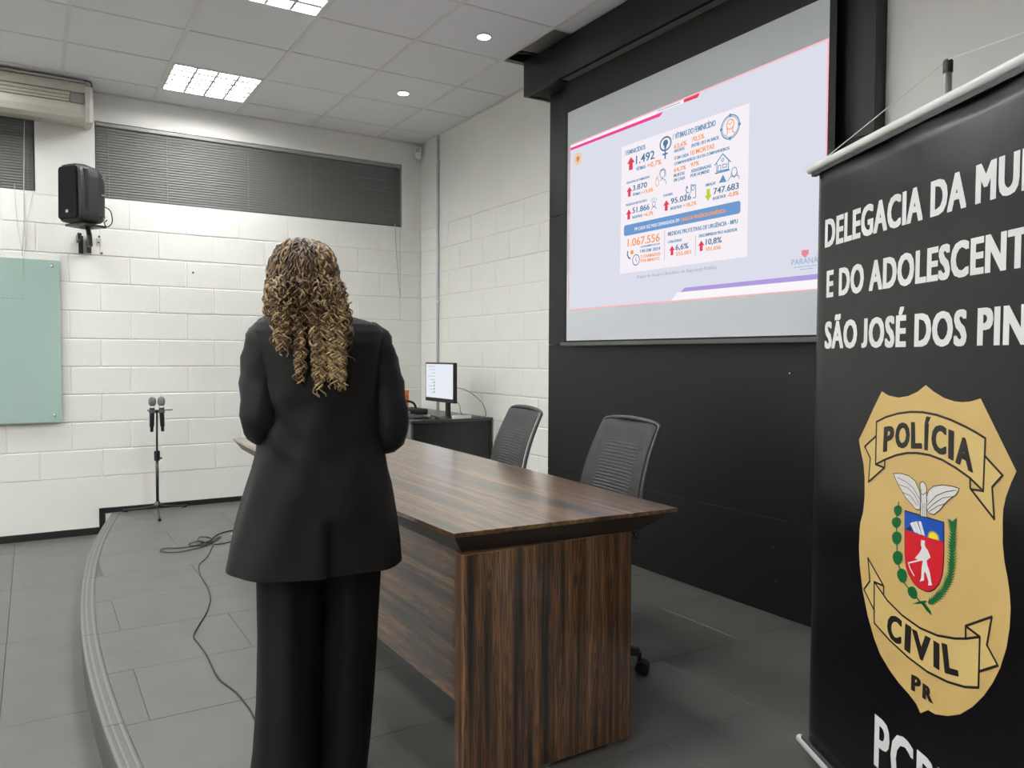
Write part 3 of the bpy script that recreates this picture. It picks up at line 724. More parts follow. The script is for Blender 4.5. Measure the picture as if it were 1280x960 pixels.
T_BOT = [(161,505),(215,478),(280,452),(340,440),(400,440),(470,452),(540,478),(620,525),(700,582),(777,657)]
C_TOP = [(107,215),(160,290),(220,350),(290,400),(360,430),(430,442),(480,442),(530,435)]
C_BOT = [(107,380),(170,450),(240,515),(320,575),(400,615),(470,636),(524,638)]
LW = .0052
RIB = (
 (ZA, [T_BOT+T_TOP[::-1], [(161,345),(99,403),(131,470),(120,605),(212,524),(161,505)], [(789,460),(777,657),(707,648),(840,818),(828,635),(888,568)]],
  [T_TOP, T_BOT, [T_TOP[0], T_BOT[0]], [T_TOP[-1], T_BOT[-1]], [(161,345),(99,403),(131,470),(120,605),(212,524),(161,505)], [(215,478),(212,524)], [(789,460),(888,568),(828,635),(840,818),(707,648),(777,657)], [(702,582),(702,640),(707,648)]]),
 (ZB_, [C_BOT+C_TOP[::-1], [(82,120),(90,212),(66,245),(104,323),(107,215),(145,232)], [(473,392),(530,435),(530,573),(602,550),(558,468),(578,355)]],
  [C_TOP, C_BOT, [C_TOP[0], C_BOT[0]], [C_TOP[-1], C_BOT[-1]], [(107,215),(145,232),(82,120),(90,212),(66,245),(104,323)], [(145,232),(145,262)], [(530,435),(473,392),(578,355),(558,468),(602,550),(530,573)], [(473,392),(473,440)]]))
for reg, fills, lines in RIB:
    bprint('ribbon', M_GOLD2, 2, lambda f: [f.poly(f.px(reg, P)) for P in fills])
    bprint('ribbon_outline', M_INK, 3, lambda f: [f.stroke(f.px(reg, P), LW) for P in lines])
WORDS = ((ZA, (('P',(206,435),(264,418),(266,280),(212,292)),('O',(275,418),(355,410),(355,262),(278,268)),('L',(367,415),(425,415),(415,262),(367,264)),('Í',(441,422),(465,428),(474,235),(446,228)),('C',(482,432),(562,458),(564,285),(486,275)),('I',(580,470),(604,484),(607,315),(582,305)),('A',(620,495),(716,553),(705,372),(632,335)))),
 (ZB_, (('C',(162,445),(213,470),(217,362),(160,340)),('I',(230,487),(249,502),(254,395),(234,382)),('V',(262,510),(330,547),(332,440),(260,403)),('I',(347,556),(366,568),(366,462),(347,450)),('L',(392,580),(443,593),(432,475),(379,460)))),
 (ZB_, (('P',(257,648),(292,664),(292,600),(258,586)),('R',(302,680),(341,702),(337,640),(304,622)))))
for reg, L_ in WORDS:
    def word(f):
        for ch, *q in L_: f.quad(ch, *f.px(reg, q), bold=.03)
        V0 = [p[:2] for p in f.v]; F0 = list(f.f)
        for f.layer, d in enumerate((-.0024, .0024), 1): f.add([(x+d, y) for x, y in V0], F0)
    bprint('badge_lettering', M_INK, 3, word)
SHD = [(162,298),(405,372),(405,490),(405,560),(402,640),(395,700),(375,755),(345,790),(318,803),(290,800),(250,780),(215,745),(185,695),(168,640),(162,560)]
bprint('crest_outline', M_INK, 2, lambda f: f.stroke(f.px(ZCc, SHD), .005, True))
bprint('crest_red_field', M_RED, 3, lambda f: f.poly(f.px(ZCc, [(162,415),(405,495)]+SHD[3:])[::-1]))
bprint('crest_blue_field', M_BLUE, 3, lambda f: f.poly(f.px(ZCc, [(162,415),(405,495),(405,372),(162,298)])))
def sun(f):
    P = []
    for k in range(25):
        a = R(-10+200*k/24); r = 46 if k % 2 else 30; P.append((343+r*math.cos(a)*.9, 468-r*math.sin(a)*1.05-r*math.cos(a)*-.25))
    f.poly(f.px(ZCc, P))
bprint('crest_sun', M_YEL, 4, sun)
def peaks(f):
    for P in ([(222,430),(243,437),(215,365),(195,375)], [(246,440),(268,447),(238,360),(218,368)], [(270,447),(290,455),(264,362),(246,362)]): f.poly(f.px(ZCc, P))
    P = [(265,480),(290,485),(287,505),(292,525),(308,545),(325,590),(300,610),(305,640),(322,690),(330,750),(335,765),(308,768),(312,745),(295,690),(285,680),(283,735),(255,745),(265,720),(268,660),(275,610),(245,605),(235,600),(225,595),(255,560),(270,530),(263,515)]
    f.poly(f.px(ZCc, P)); f.stroke(f.px(ZCc, [(283,602),(185,625),(195,660),(220,705)]), .0035)
bprint('crest_figure', M_BWHITE, 4, peaks)
bprint('crest_hill', M_INK, 4, lambda f: f.poly(f.px(ZCc, [(168,415),(205,425),(195,393)])))
LWG = [(90,60),(140,60),(190,75),(225,105),(250,160),(265,200),(262,255),(255,290),(230,285),(205,255),(165,210),(130,150),(105,100)]
RWG = [(300,205),(315,165),(345,140),(400,132),(460,140),(505,155),(485,195),(440,225),(410,255),(385,290),(345,320),(315,310),(300,285)]
BDY = [(258,120),(275,110),(290,125),(300,150),(298,185),(302,230),(298,290),(302,337),(262,330),(262,260),(258,200),(265,170),(258,145)]
def eagle(f):
    for P in (LWG, RWG, BDY): f.poly(f.px(ZCc, P[::-1]))
bprint('eagle', M_FEATH, 3, eagle)
def eagle_l(f):
    for P in (LWG, RWG, BDY): f.stroke(f.px(ZCc, P), .0016, True)
    for P in ([(115,85),(165,110),(215,150),(255,220)], [(125,130),(180,150),(225,195),(255,260)], [(150,180),(195,200),(240,260)], [(490,165),(420,175),(360,200),(305,260)], [(470,205),(400,215),(345,250),(305,290)], [(420,250),(370,265),(315,300)], [(262,185),(278,195),(298,178)], [(275,250),(275,325)], [(288,250),(288,328)]):
        f.stroke(f.px(ZCc, P), .0014)
bprint('eagle_outline', M_INK, 4, eagle_l)
def branches(f):
    for cx, cy, rx, ry, a in ((117,290,26,34,0),(108,365,30,34,0),(110,462,31,42,0),(116,587,32,44,0),(143,700,31,46,-12),(208,808,28,42,-25)):
        P = []
        for k in range(20):
            t_ = 2*math.pi*k/20; x, y = rx*math.cos(t_), ry*math.sin(t_)*(1+.15*math.sin(t_)); P.append((cx+x*math.cos(R(a))-y*math.sin(R(a)), cy+x*math.sin(R(a))+y*math.cos(R(a))))
        f.poly(f.px(ZCc, P[::-1]))
    f.stroke(f.px(ZCc, [(122,240),(110,330),(108,420),(110,520),(122,640),(160,755),(240,850),(300,915),(325,948)]), .0042)
    f.poly(f.px(ZCc, [(210,885),(250,868),(295,862),(300,875),(250,884)])); f.poly(f.px(ZCc, [(265,880),(285,872),(325,930),(330,955),(300,930)]))
    C_ = [(462,360),(465,430),(460,520),(458,610),(448,700),(420,775),(370,840),(310,880)]
    pts = smoothpath([(a_, b_, 0) for a_, b_ in C_], 5)
    for i in range(len(pts)-1):
        p, q = pts[i], pts[i+1]; d = (q-p).normalized(); nn = Vector((-d.y, d.x, 0)); wv = 20+5*math.sin(i*.9)
        f.poly(f.px(ZCc, [(p+nn*wv*.6)[:2], (q+nn*wv*.6)[:2], (q-nn*wv*.6)[:2], (p-nn*wv*.6)[:2]]))
        for sg in (1, -1):
            base = p+nn*sg*wv*.45; tip = base-d*20+nn*sg*24
            tri = [(base-d*7)[:2], (base+d*9)[:2], tip[:2]]
            f.poly(f.px(ZCc, tri if sg < 0 else tri[::-1]))
bprint('laurel_branches', M_GREEN, 3, branches)

# ------------------------------------------------------------------ conference table
table = thing('conference_table', 'long dark ebony veneer table with panel legs in front of the screen', 'table', (1.4, 3.3, 0))
TL = [(1.003, 1.932), (.994, 2.30), (.985, 2.9), (.990, 3.6), (1.003, 4.3), (1.022, 4.84)]
TR = [(1.813, 1.888), (1.822, 2.17), (1.848, 2.585), (1.884, 3.35), (1.919, 4.30), (1.930, 4.80)]
out = [TR[0]]+TR[1:]+TL[::-1]
ccx, ccy = 1.42, 3.35
def ins(P, d):
    o = []
    for x, y in P:
        k_ = d/.045; dx = .032*k_ if x < ccx else -.165*k_; dy = .014*k_ if y < ccy else -.08*k_
        o.append((x+dx, y+(dy if (y < 1.95 or y > 4.7) else 0)))
    return o
bm = BM(); prism(bm, out, .737, .75); bmesh.ops.bevel(bm, geom=[e for e in bm.edges], offset=.001, segments=1, affect='EDGES')
link('table_top', bm, W_TOP, table)
und = ins(out, .045)
bm = BM(); loft(bm, [[(x, y, .737) for x, y in ins(out, .004)], [(x, y, .690) for x, y in und]]); bmesh.ops.recalc_face_normals(bm, faces=bm.faces[:])
link('bevelled_edge', bm, mat('ebony_dark_edge', (.022, .016, .013), .35, var=.4, vscale=6, stretch=(20, 1, 20)), table)
def endpanel(x0, x1, y0, y1):
    o = link('end_panel', bbox(x0, x1, y0, y1, .016, .69, .0012, 1), W_END, table)
    link('panel_edge', bbox(x1-.0005, x1+.0015, y0+.001, y1-.001, .016, .69, 0), M_BASE, o)
    for x in (x0+.06, (x0+x1)/2, x1-.06):
        bm = BM(); lathe(bm, [(.016, 0), (.016, .012), (.006, .013), (.006, .018)], (x, (y0+y1)/2, 0), 12); link('levelling_foot', bm, M_CHROME, o)
endpanel(1.022, 1.632, 1.908, 1.963); endpanel(1.03, 1.70, 4.26, 4.315)
link('modesty_panel', bbox(1.032, 1.062, 1.963, 4.26, .247, .69, .001, 1), W_TOP, table)

# ------------------------------------------------------------------ task chairs
def make_chair():
    t = thing('office_chair', 'x', 'chair', (0, 0, 0), 0, 'black mesh office chairs behind the table')
    # local: faces -x, backrest towards +x; seat centre at origin
    bm = BM()
    for k in range(5):
        a = 2*math.pi*k/5+R(30); c, s_ = math.cos(a), math.sin(a)
        rr = []
        for d, w_, z0, z1 in ((.03, .028, .085, .135), (.17, .024, .080, .118), (.335, .018, .073, .098)):
            rr.append([(d*c-w_*s_, d*s_+w_*c, z0), (d*c+w_*s_, d*s_-w_*c, z0), (d*c+w_*s_*.7, d*s_-w_*c*.7, z1), (d*c-w_*s_*.7, d*s_+w_*c*.7, z1)])
        loft(bm, rr)
    bmesh.ops.recalc_face_normals(bm, faces=bm.faces[:]); lathe(bm, [(.04, .075), (.045, .085), (.045, .135), (.03, .15)], seg=16); base = link('star_base', bm, M_BLKP, t, True)
    for k in range(5):
        a = 2*math.pi*k/5+R(30); c, s_ = math.cos(a), math.sin(a)
        b_ = BM(); P = Vector((.335*c, .335*s_, 0)); tube(b_, [P+Vector((0, 0, .085)), P+Vector((0, 0, .045))], .009, 8)
        for sg in (-1, 1):
            q = P+Vector((-s_, c, 0))*.014*sg+Vector((.012*c, .012*s_, .028))
            tube(b_, [q-Vector((-s_, c, 0))*.010, q-Vector((-s_, c, 0))*.007, q+Vector((-s_, c, 0))*.007, q+Vector((-s_, c, 0))*.010], [.022, .0278, .0278, .022], 16)
        link('caster', b_, M_BLKP, base, True)
    bm = BM(); lathe(bm, [(.025, .12), (.025, .28), (.016, .28), (.016, .42)], seg=14); link('gas_lift', bm, M_BLKM, t, True)
    link('seat_plate', bbox(-.12, .14, -.09, .09, .405, .44, .006), M_BLKP, t, True)
    bm = BM(); n = 28
    def ring(sx, sy, z):
        return [(math.copysign(abs(math.cos(a))**.55, math.cos(a))*sx-.01, math.copysign(abs(math.sin(a))**.55, math.sin(a))*sy, z-(.018 if math.cos(a) < -.6 else 0)) for a in (2*math.pi*k/n for k in range(n))]
    loft(bm, [ring(.20, .20, .438), ring(.235, .235, .445), ring(.245, .245, .465), ring(.24, .24, .488), ring(.20, .20, .498)]); link('seat', bm, mat('seat_fabric', (.012, .012, .013), .8, bump=.3, bscale=200), t, True, True)
    # back: y half width and x lean as a function of height
    def back(z):
        q = (z-.54)/(.97-.54); return .235+.115*q-.03*math.sin(q*math.pi), .225-.035*max(0, q-.3)
    def outline(off, inset):
        P = []
        zz = [.54+.43*k/12 for k in range(13)]
        for z in zz: x, h = back(z); P.append((x+off, h-inset, z))
        for k in range(1, 8):
            a = math.pi*k/8; x, h = back(.97); h -= inset; P.append((x+off+.004*math.sin(a), h*math.cos(a), .97-inset*.0+.022*math.sin(a)*(1)))
        for z in zz[::-1]: x, h = back(z); P.append((x+off, -h+inset, z))
        return P
    O = outline(0, 0)
    bm = BM(); tube(bm, O+[O[0]], .0085, 8); tube(bm, [(.235, -.22, .545), (.20, 0, .535), (.235, .22, .545)], .010, 8); frame = link('back_frame', bm, mat('chair_frame', (.05, .05, .052), .35), t, True, True)
    def panel(z0, z1, hfrac, off, m, nm, parent):
        V, F_ = [], []; nz, ny = 12, 10
        for j in range(nz+1):
            z = z0+(z1-z0)*j/nz; x, h = back(z)
            for i in range(ny+1):
                u = -1+2*i/ny; zc = z+(.020*(1-u*u) if j == nz and z1 > .96 else 0)
                V.append((x+off+.022*(1-u*u)-.012, u*h*hfrac, zc))
        for j in range(nz):
            for i in range(ny): q = j*(ny+1)+i; F_.append((q, q+1, q+ny+2, q+ny+1))
        me = bpy.data.meshes.new(nm); me.from_pydata(V, [], F_); o = link(nm, me, m, parent, True, True); md = o.modifiers.new('th', 'SOLIDIFY'); md.thickness = .002
        return o
    panel(.545, .97, .985, .0, M_MESHC, 'backrest', t)
    for k in range(22):
        z = .60+.30*k/22; x, h = back(z); b_ = BM()
        tube(b_, [(x-.011+.022*(1-u*u)-.004, u*h, z) for u in (-.6, -.3, 0, .3, .6)], .0022, 4); link('mesh_rib', b_, mat('chair_rib', (.07, .07, .072), .5), frame, True)
    bm = BM(); tube(bm, smoothpath([(.10, 0, .42), (.24, 0, .43), (.285, 0, .50), (.275, 0, .62), (.30, 0, .72)], 5), [.022]*20+[.012], 8, flat=1.6); link('back_bracket', bm, M_BLKP, t, True, True)
    return t
c2 = make_chair(); c1 = copy_thing(c2)
c2.location = (1.80, 2.56, 0); c2.rotation_euler = (0, 0, R(-6)); c2['label'] = 'black mesh office chair nearer the viewer against the black panel'
c1.location = (1.80, 3.40, 0); c1.rotation_euler = (0, 0, R(-10)); c1['label'] = 'black mesh office chair farther away against the white block wall'

# ------------------------------------------------------------------ corner desk with monitor
desk = thing('corner_desk', 'black desk in the corner below the conduit holding a monitor', 'desk', (2.83, 6.0, 0))
link('desk_top', bbox(2.46, 3.185, 5.45, 6.72, .728, .75, .003), mat('desk_top_laminate', (.045, .046, .046), .3), desk)
link('front_panel', bbox(2.485, 3.165, 5.475, 5.495, .03, .728, .002), M_BASE, desk)
link('side_panel', bbox(2.465, 2.485, 5.47, 6.70, .0, .728, .002), mat('desk_side', (.12, .12, .118), .4), desk)
link('side_panel', bbox(3.165, 3.185, 5.47, 6.70, .0, .728, .002), M_BASE, desk)
mon = thing('computer_monitor', 'black computer monitor with a white screen on the corner desk', 'monitor', (2.85, 5.58, .75))
def rotpt(cx, cy, a): return Matrix.Translation((cx, cy, 0)) @ Matrix.Rotation(a, 4, 'Z')
RM = rotpt(2.80, 5.66, R(0))
def mpart(nm, bm, m, parent=mon):
    bmesh.ops.transform(bm, matrix=RM, verts=bm.verts[:]); return link(nm, bm, m, parent)
mpart('bezel', bbox(0, .03, -.262, .255, .876, 1.195, .005), M_BLKP)
mpart('back_shell', bbox(.028, .055, -.2, .2, .92, 1.16, .012), M_BLKP)
scr = mpart('display', bbox(-.0015, .001, -.245, .238, .908, 1.182, 0), emit('monitor_white', srgb(232, 236, 244), 1.))
bm = BM()
for k in range(9): box(bm, -.0022, -.0014, .06, .20-.03*(k % 3), 1.16-.027*k, 1.166-.027*k)
mpart('screen_text', bm, emit('monitor_grey', srgb(190, 196, 208), 1.), scr)
bm = BM()
for k in range(4): box(bm, -.0022, -.0014, .075, .09, 1.03-.026*k, 1.04-.026*k)
mpart('screen_icon', bm, emit('monitor_dark', srgb(105, 110, 120), 1.), scr)
mpart('stand_neck', bbox(.03, .055, -.105, -.055, .755, .93, .004), M_BLKP)
bm = BM(); lathe(bm, [(.08, .7505), (.085, .753), (.08, .76), (.03, .765)], (.04, -.07, 0), 24); mpart('stand_foot', bm, M_BLKP)
def cable(name, label, pts, r=.0025, m=None, n=6, group=None):
    bm = BM(); tube(bm, smoothpath(pts, n), r, 6); return tag(link(name, bm, m or M_BLKP, smooth=True), label, 'cable', group)
cable('monitor_cable', 'thin black cable arching from the monitor to the desk edge', [(2.87, 5.56, 1.0), (2.97, 5.49, .97), (3.08, 5.46, .88), (3.125, 5.46, .79), (3.12, 5.47, .7535)])
cable('power_cable', 'short black cable looping behind the monitor foot', [(2.87, 5.60, .93), (2.92, 5.54, .86), (2.93, 5.53, .80), (2.97, 5.53, .754), (3.04, 5.52, .754), (3.10, 5.50, .754)])
kb = thing('keyboard', 'black keyboard lying on the corner desk in front of the monitor', 'keyboard', (2.60, 5.72, .75))
link('keyboard_body', bbox(2.53, 2.67, 5.56, 5.94, .7505, .766, .004), M_BLKP, kb)
keyme = None
for i in range(5):
    for j in range(13):
        x, y = 2.545+.0245*i, 5.575+.0275*j
        if keyme is None:
            b_ = bbox(0, .019, 0, .021, 0, .006, .002, 1); keyme = bpy.data.meshes.new('key'); b_.to_mesh(keyme); b_.free(); keyme.materials.append(mat('key_plastic', (.02, .02, .021), .5))
        o = link('key', keyme, None, kb); o.matrix_basis = Matrix.Translation((x, y, .765))
ms = thing('computer_mouse', 'black mouse on a dark pad at the front of the corner desk', 'mouse', (2.665, 5.50, .752))
bm = BM(); uvs(bm, (2.675, 5.505, .7525), (.033, .055, .030), 16, 10)
bmesh.ops.bisect_plane(bm, geom=bm.verts[:]+bm.edges[:]+bm.faces[:], plane_co=(0, 0, .7525), plane_no=(0, 0, -1), clear_outer=True)
link('mouse_shell', bm, M_BLKP, ms, smooth=True)
bm = BM(); lathe(bm, [(.004, -.003), (.008, -.003), (.008, .003), (.004, .003)], (2.66, 5.51, .778), 10, 1); link('scroll_wheel', bm, M_DGREY, ms)
tag(link('mouse_pad', bbox(2.56, 2.77, 5.455, 5.555, .7500, .7525, .001, 1), mat('pad', (.015, .015, .016), .8)), 'thin dark mouse pad at the front edge of the corner desk', 'mouse pad')
tag(link('white_adapter', bbox(2.83, 2.99, 5.455, 5.495, .7502, .776, .006), M_WHITEP), 'flat white box lying on the front of the corner desk', 'box')
lp = thing('black_bag', 'black laptop case with shiny buckles left of the monitor on the desk', 'bag', (2.62, 6.12, .75))
link('case_body', bbox(2.50, 2.86, 5.98, 6.26, .7505, .80, .018, 3), mat('bag_cloth', (.012, .012, .012), .7, bump=.5, bscale=120), lp, smooth=True)
bm = BM(); tube(bm, smoothpath([(2.53, 6.05, .80), (2.56, 6.05, .845), (2.66, 6.06, .868), (2.76, 6.08, .85), (2.80, 6.1, .80)], 5), .010, 8); link('carry_handle', bm, M_BLKP, lp, smooth=True)
for x in (2.56, 2.66): link('buckle', bbox(x, x+.03, 5.972, 5.981, .765, .785, .003), M_CHROME, lp)
cup = thing('orange_holder', 'small orange container at the back of the corner desk', 'container', (2.80, 6.34, .75))
bm = BM(); lathe(bm, [(.030, .7505), (.034, .76), (.036, .925), (.040, .93), (.040, .942), (.032, .942), (.030, .77)], (2.80, 6.34, 0), 20); link('holder_body', bm, M_ORANGE, cup, smooth=True)
bm = BM(); lathe(bm, [(.0365, .83), (.0368, .84), (.0368, .89), (.0365, .90)], (2.80, 6.34, 0), 20); link('holder_band', bm, mat('holder_band', (.55, .16, .04), .5), cup)

# ------------------------------------------------------------------ wall things
pp = thing('wall_conduit', 'grey electrical conduit running up the right wall by the corner', 'conduit', (XR-.014, 6.47, 0))
bm = BM(); tube(bm, [(XR-.0135, 6.47, .04), (XR-.0135, 6.47, ZC-.005)], .0125, 12); link('pipe', bm, mat('conduit_grey', (.52, .52, .57), .4), pp, smooth=True)
for z in (.6, 1.75, 3.03):
    link('pipe_clip', bbox(XR-.028, XR-.001, 6.445, 6.495, z-.008, z+.008, .003), M_WHITEP, pp)
sn = thing('motion_sensor', 'small white motion sensor in the ceiling corner', 'sensor', (3.12, 6.80, 3.13))
bm = BM(); rr = []
for z, w_, d in ((3.105, .016, .012), (3.115, .026, .03), (3.16, .032, .042), (3.215, .032, .035), (3.226, .026, .02)):
    rr.append([(-w_, 0, z), (w_, 0, z), (w_, -d*.6, z), (w_*.5, -d, z), (-w_*.5, -d, z), (-w_, -d*.6, z)])
loft(bm, rr); bmesh.ops.recalc_face_normals(bm, faces=bm.faces[:]); bmesh.ops.transform(bm, matrix=Matrix.Translation((3.15, 6.81, 0)) @ Matrix.Rotation(R(-40), 4, 'Z'), verts=bm.verts[:])
link('sensor_case', bm, M_WHITEP, sn)
bm = BM(); box(bm, -.018, .018, -.0435, -.03, 3.165, 3.205); bmesh.ops.transform(bm, matrix=Matrix.Translation((3.15, 6.81, 0)) @ Matrix.Rotation(R(-40), 4, 'Z'), verts=bm.verts[:]); link('sensor_lens', bm, mat('sensor_lens', (.40, .40, .40), .5), sn)
bm = BM(); tube(bm, [(3.15, 6.81, 3.19), (3.17, 6.857, 3.19)], .012, 8); tube(bm, smoothpath([(3.16, 6.84, 3.22), (3.17, 6.85, 3.245), (3.15, 6.85, ZC-.006)], 4), .004, 6); link('sensor_bracket', bm, M_WHITEP, sn)

gb = thing('glass_board', 'pale green glass writing board on the block wall at the left edge', 'board', (-.8, YB-.015, .733))
link('glass_sheet', bbox(-1.75, .19, YB-.040, YB-.032, .733, 1.955, .0015, 1), M_GLASSB, gb)
for x in (.142, -.55, -1.2, -1.70):
    for z in (1.910, .785):
        bm = BM(); lathe(bm, [(.006, YB-.0025), (.006, YB-.040), (.011, YB-.0402), (.011, YB-.045), (.008, YB-.047), (.001, YB-.047)], (x, 0, z), 14, 1); link('standoff', bm, M_CHROME, gb, smooth=True)
bm = BM()
for k in range(5): box(bm, -.185+.03*k, -.168+.03*k, YB-.0404, YB-.0399, 1.655, 1.661)
link('faint_writing', bm, mat('wiped_marker', (.22, .31, .29), .5), gb)

# air conditioner
ac = thing('air_conditioner', 'cream ceiling-mounted air conditioner in the upper left corner', 'air conditioner', (-.5, 6.72, 2.97))
AX0, AX1, AYF = -1.30, .362, 6.575
prof = [(YB-.003, 2.985), (YB-.003, 3.235), (AYF+.055, 3.25), (AYF+.01, 3.232), (AYF, 3.20), (AYF-.002, 3.165)]
bodyp = prof + [(AYF+.02, 3.16), (AYF+.028, 3.09), (AYF+.004, 3.083), (AYF+.004, 3.03), (AYF+.02, 2.985), (AYF+.08, 2.968)]
bm = BM(); loft(bm, [[(x, y, z) for y, z in bodyp] for x in (AX0, AX1)]); bmesh.ops.recalc_face_normals(bm, faces=bm.faces[:]); link('casing', bm, M_ACP, ac)
link('top_edge', bbox(AX0, AX1, AYF-.006, AYF+.03, 3.236, 3.252, .003), mat('ac_top_edge', (.40, .385, .34), .5), ac)
for k, (z0, z1, d) in enumerate(((3.135, 3.158, .0), (3.110, 3.133, .003), (3.090, 3.108, .006))):
    bm = bbox(AX0+.05, .262, AYF+.000+d, AYF+.026, z0, z1, .004); link('louver', bm, mat('ac_louver', (.47, .46, .39), .45), ac)
link('control_panel', bbox(.268, .352, AYF+.004, AYF+.026, 3.088, 3.158, .002), mat('ac_panel_grey', (.25, .25, .255), .4), ac)
capp = [(YB-.006, 2.97), (YB-.006, 3.225), (AYF+.03, 3.232), (AYF-.01, 3.21), (AYF-.012, 3.06), (AYF+.02, 2.96)]
bm = BM(); rr = []
for x, s_ in ((AX1, 1.), (AX1+.03, 1.), (AX1+.052, .93)):
    rr.append([(x, 6.72+(y-6.72)*s_, 3.10+(z-3.10)*s_) for y, z in capp])
loft(bm, rr); bmesh.ops.recalc_face_normals(bm, faces=bm.faces[:]); link('end_cap', bm, mat('ac_cap', (.56, .555, .49), .45), ac)
bm = BM(); tube(bm, smoothpath([(.345, 6.60, 3.245), (.36, 6.60, 3.262), (.40, 6.60, 3.258), (.41, 6.62, 3.23)], 4), .005, 6); link('hose', bm, M_DGREY, ac)

# loudspeaker
spk = thing('loudspeaker', 'black loudspeaker mounted on the block wall left of the blind', 'loudspeaker', (.36, 6.52, 2.19), R(-55))
SM = Matrix.Translation((.345, 6.52, 0)) @ Matrix.Rotation(R(-55), 4, 'Z')    # local -y is the front
def sp(nm, bm, m, parent=spk, smooth=False):
    bmesh.ops.transform(bm, matrix=SM, verts=bm.verts[:]); return link(nm, bm, m, parent, smooth=smooth)
bm = BM(); rr = []
for y, w_, zl, zh in ((-.125, .105, 2.215, 2.595), (-.115, .118, 2.200, 2.612), (-.05, .122, 2.195, 2.618), (.03, .110, 2.200, 2.610), (.09, .088, 2.212, 2.585), (.115, .07, 2.225, 2.55)):
    ring = []
    cz = (zl+zh)/2; hz = (zh-zl)/2
    for k in range(28):
        a = 2*math.pi*k/28; c, s_ = math.cos(a), math.sin(a)
        ring.append((math.copysign(abs(c)**.35, c)*w_*(1.-.06*max(0, s_)), y, cz+math.copysign(abs(s_)**.35, s_)*hz))
    rr.append(ring)
loft(bm, rr); bmesh.ops.recalc_face_normals(bm, faces=bm.faces[:]); bd = sp('cabinet', bm, mat('speaker_plastic', (.013, .013, .014), .5), smooth=False)
bm = BM(); loft(bm, [[(x*s_, y, z) for x, z in ((-.098, 2.235), (-.085, 2.222), (.085, 2.222), (.098, 2.235), (.092, 2.575), (.08, 2.59), (-.08, 2.59), (-.092, 2.575))] for y, s_ in ((-.124, 1.), (-.137, .97), (-.140, .9))]); bmesh.ops.recalc_face_normals(bm, faces=bm.faces[:]); sp('grille', bm, mat('speaker_grille', (.0025, .0025, .003), .8, spec=.2))
sp('badge', bbox(-.012, .012, -.1425, -.139, 2.262, 2.282, .001, 1), M_ALU)
for z in (2.53, 2.41, 2.25): sp('port', bbox(.10, .112, .055, .085, z, z+.007, .001, 1), M_CHROME if z > 2.3 else M_BASE)
sp('top_edge', bbox(.105, .121, -.09, -.06, 2.30, 2.58, .004), M_BASE)
bk = thing('speaker_bracket', 'black wall bracket holding the loudspeaker', 'bracket', (.36, YB-.1, 2.05))
bm = BM(); box(bm, -.10, .10, -.08, .10, 2.178, 2.194); bmesh.ops.transform(bm, matrix=SM, verts=bm.verts[:]); link('cradle', bm, M_BLKM, bk)
bm = BM(); tube(bm, [(.365, 6.53, 2.18), (.375, 6.56, 2.13)], .018, 10); tube(bm, [(.375, 6.56, 2.14), (.38, 6.56, 2.045)], .018, 10); link('neck', bm, M_BLKM, bk)
link('bracket_arm', bbox(.302, .328, 6.60, YB-.02, 2.10, 2.145, .002), M_BLKM, bk)
link('bracket_plate', bbox(.375, .405, YB-.02, YB-.002, 2.03, 2.17, .002), M_BLKM, bk); link('bracket_plate', bbox(.318, .35, YB-.028, YB-.002, 2.02, 2.155, .002), M_BLKM, bk)
bm = BM(); tube(bm, [(.38, 6.56, 2.10), (.385, YB-.015, 2.10)], .016, 8); link('strut', bm, M_BLKM, bk)
cable('speaker_cable', 'short black cable hanging behind the loudspeaker', [(.46, 6.60, 2.36), (.52, 6.62, 2.33), (.535, 6.65, 2.25), (.50, 6.64, 2.21), (.48, 6.62, 2.235), (.50, 6.63, 2.26)], .004)
bx = thing('conduit_box', 'small bare junction plate on the wall below the loudspeaker', 'wall plate', (.455, YB-.004, 2.11))
link('plate', bbox(.438, .472, YB-.006, YB-.001, 2.09, 2.15, .001, 1), mat('bare_plate', (.52, .50, .45), .5), bx)
bm = BM(); lathe(bm, [(.001, YB-.0075), (.007, YB-.0075), (.007, YB-.003), (.001, YB-.003)], (.455, 0, 2.115), 10, 1); link('hole', bm, M_BASE, bx)
for k, (x, z, l) in enumerate(((.475, 2.035, 'dark anchor hole in the blocks right below the loudspeaker bracket'), (1.142, 1.925, 'dark anchor hole in the blocks left of the woman\'s hair'), (.46, 2.162, 'anchor hole just above the bare junction plate'))):
    bm = BM(); lathe(bm, [(.001, YB-.003), (.008, YB-.003), (.009, YB-.001), (.001, YB-.001)], (x, 0, z), 10, 1); tag(link('wall_anchor', bm, mat('anchor', (.10, .09, .075), .7)), l, 'wall anchor', 'anchors in the block wall')

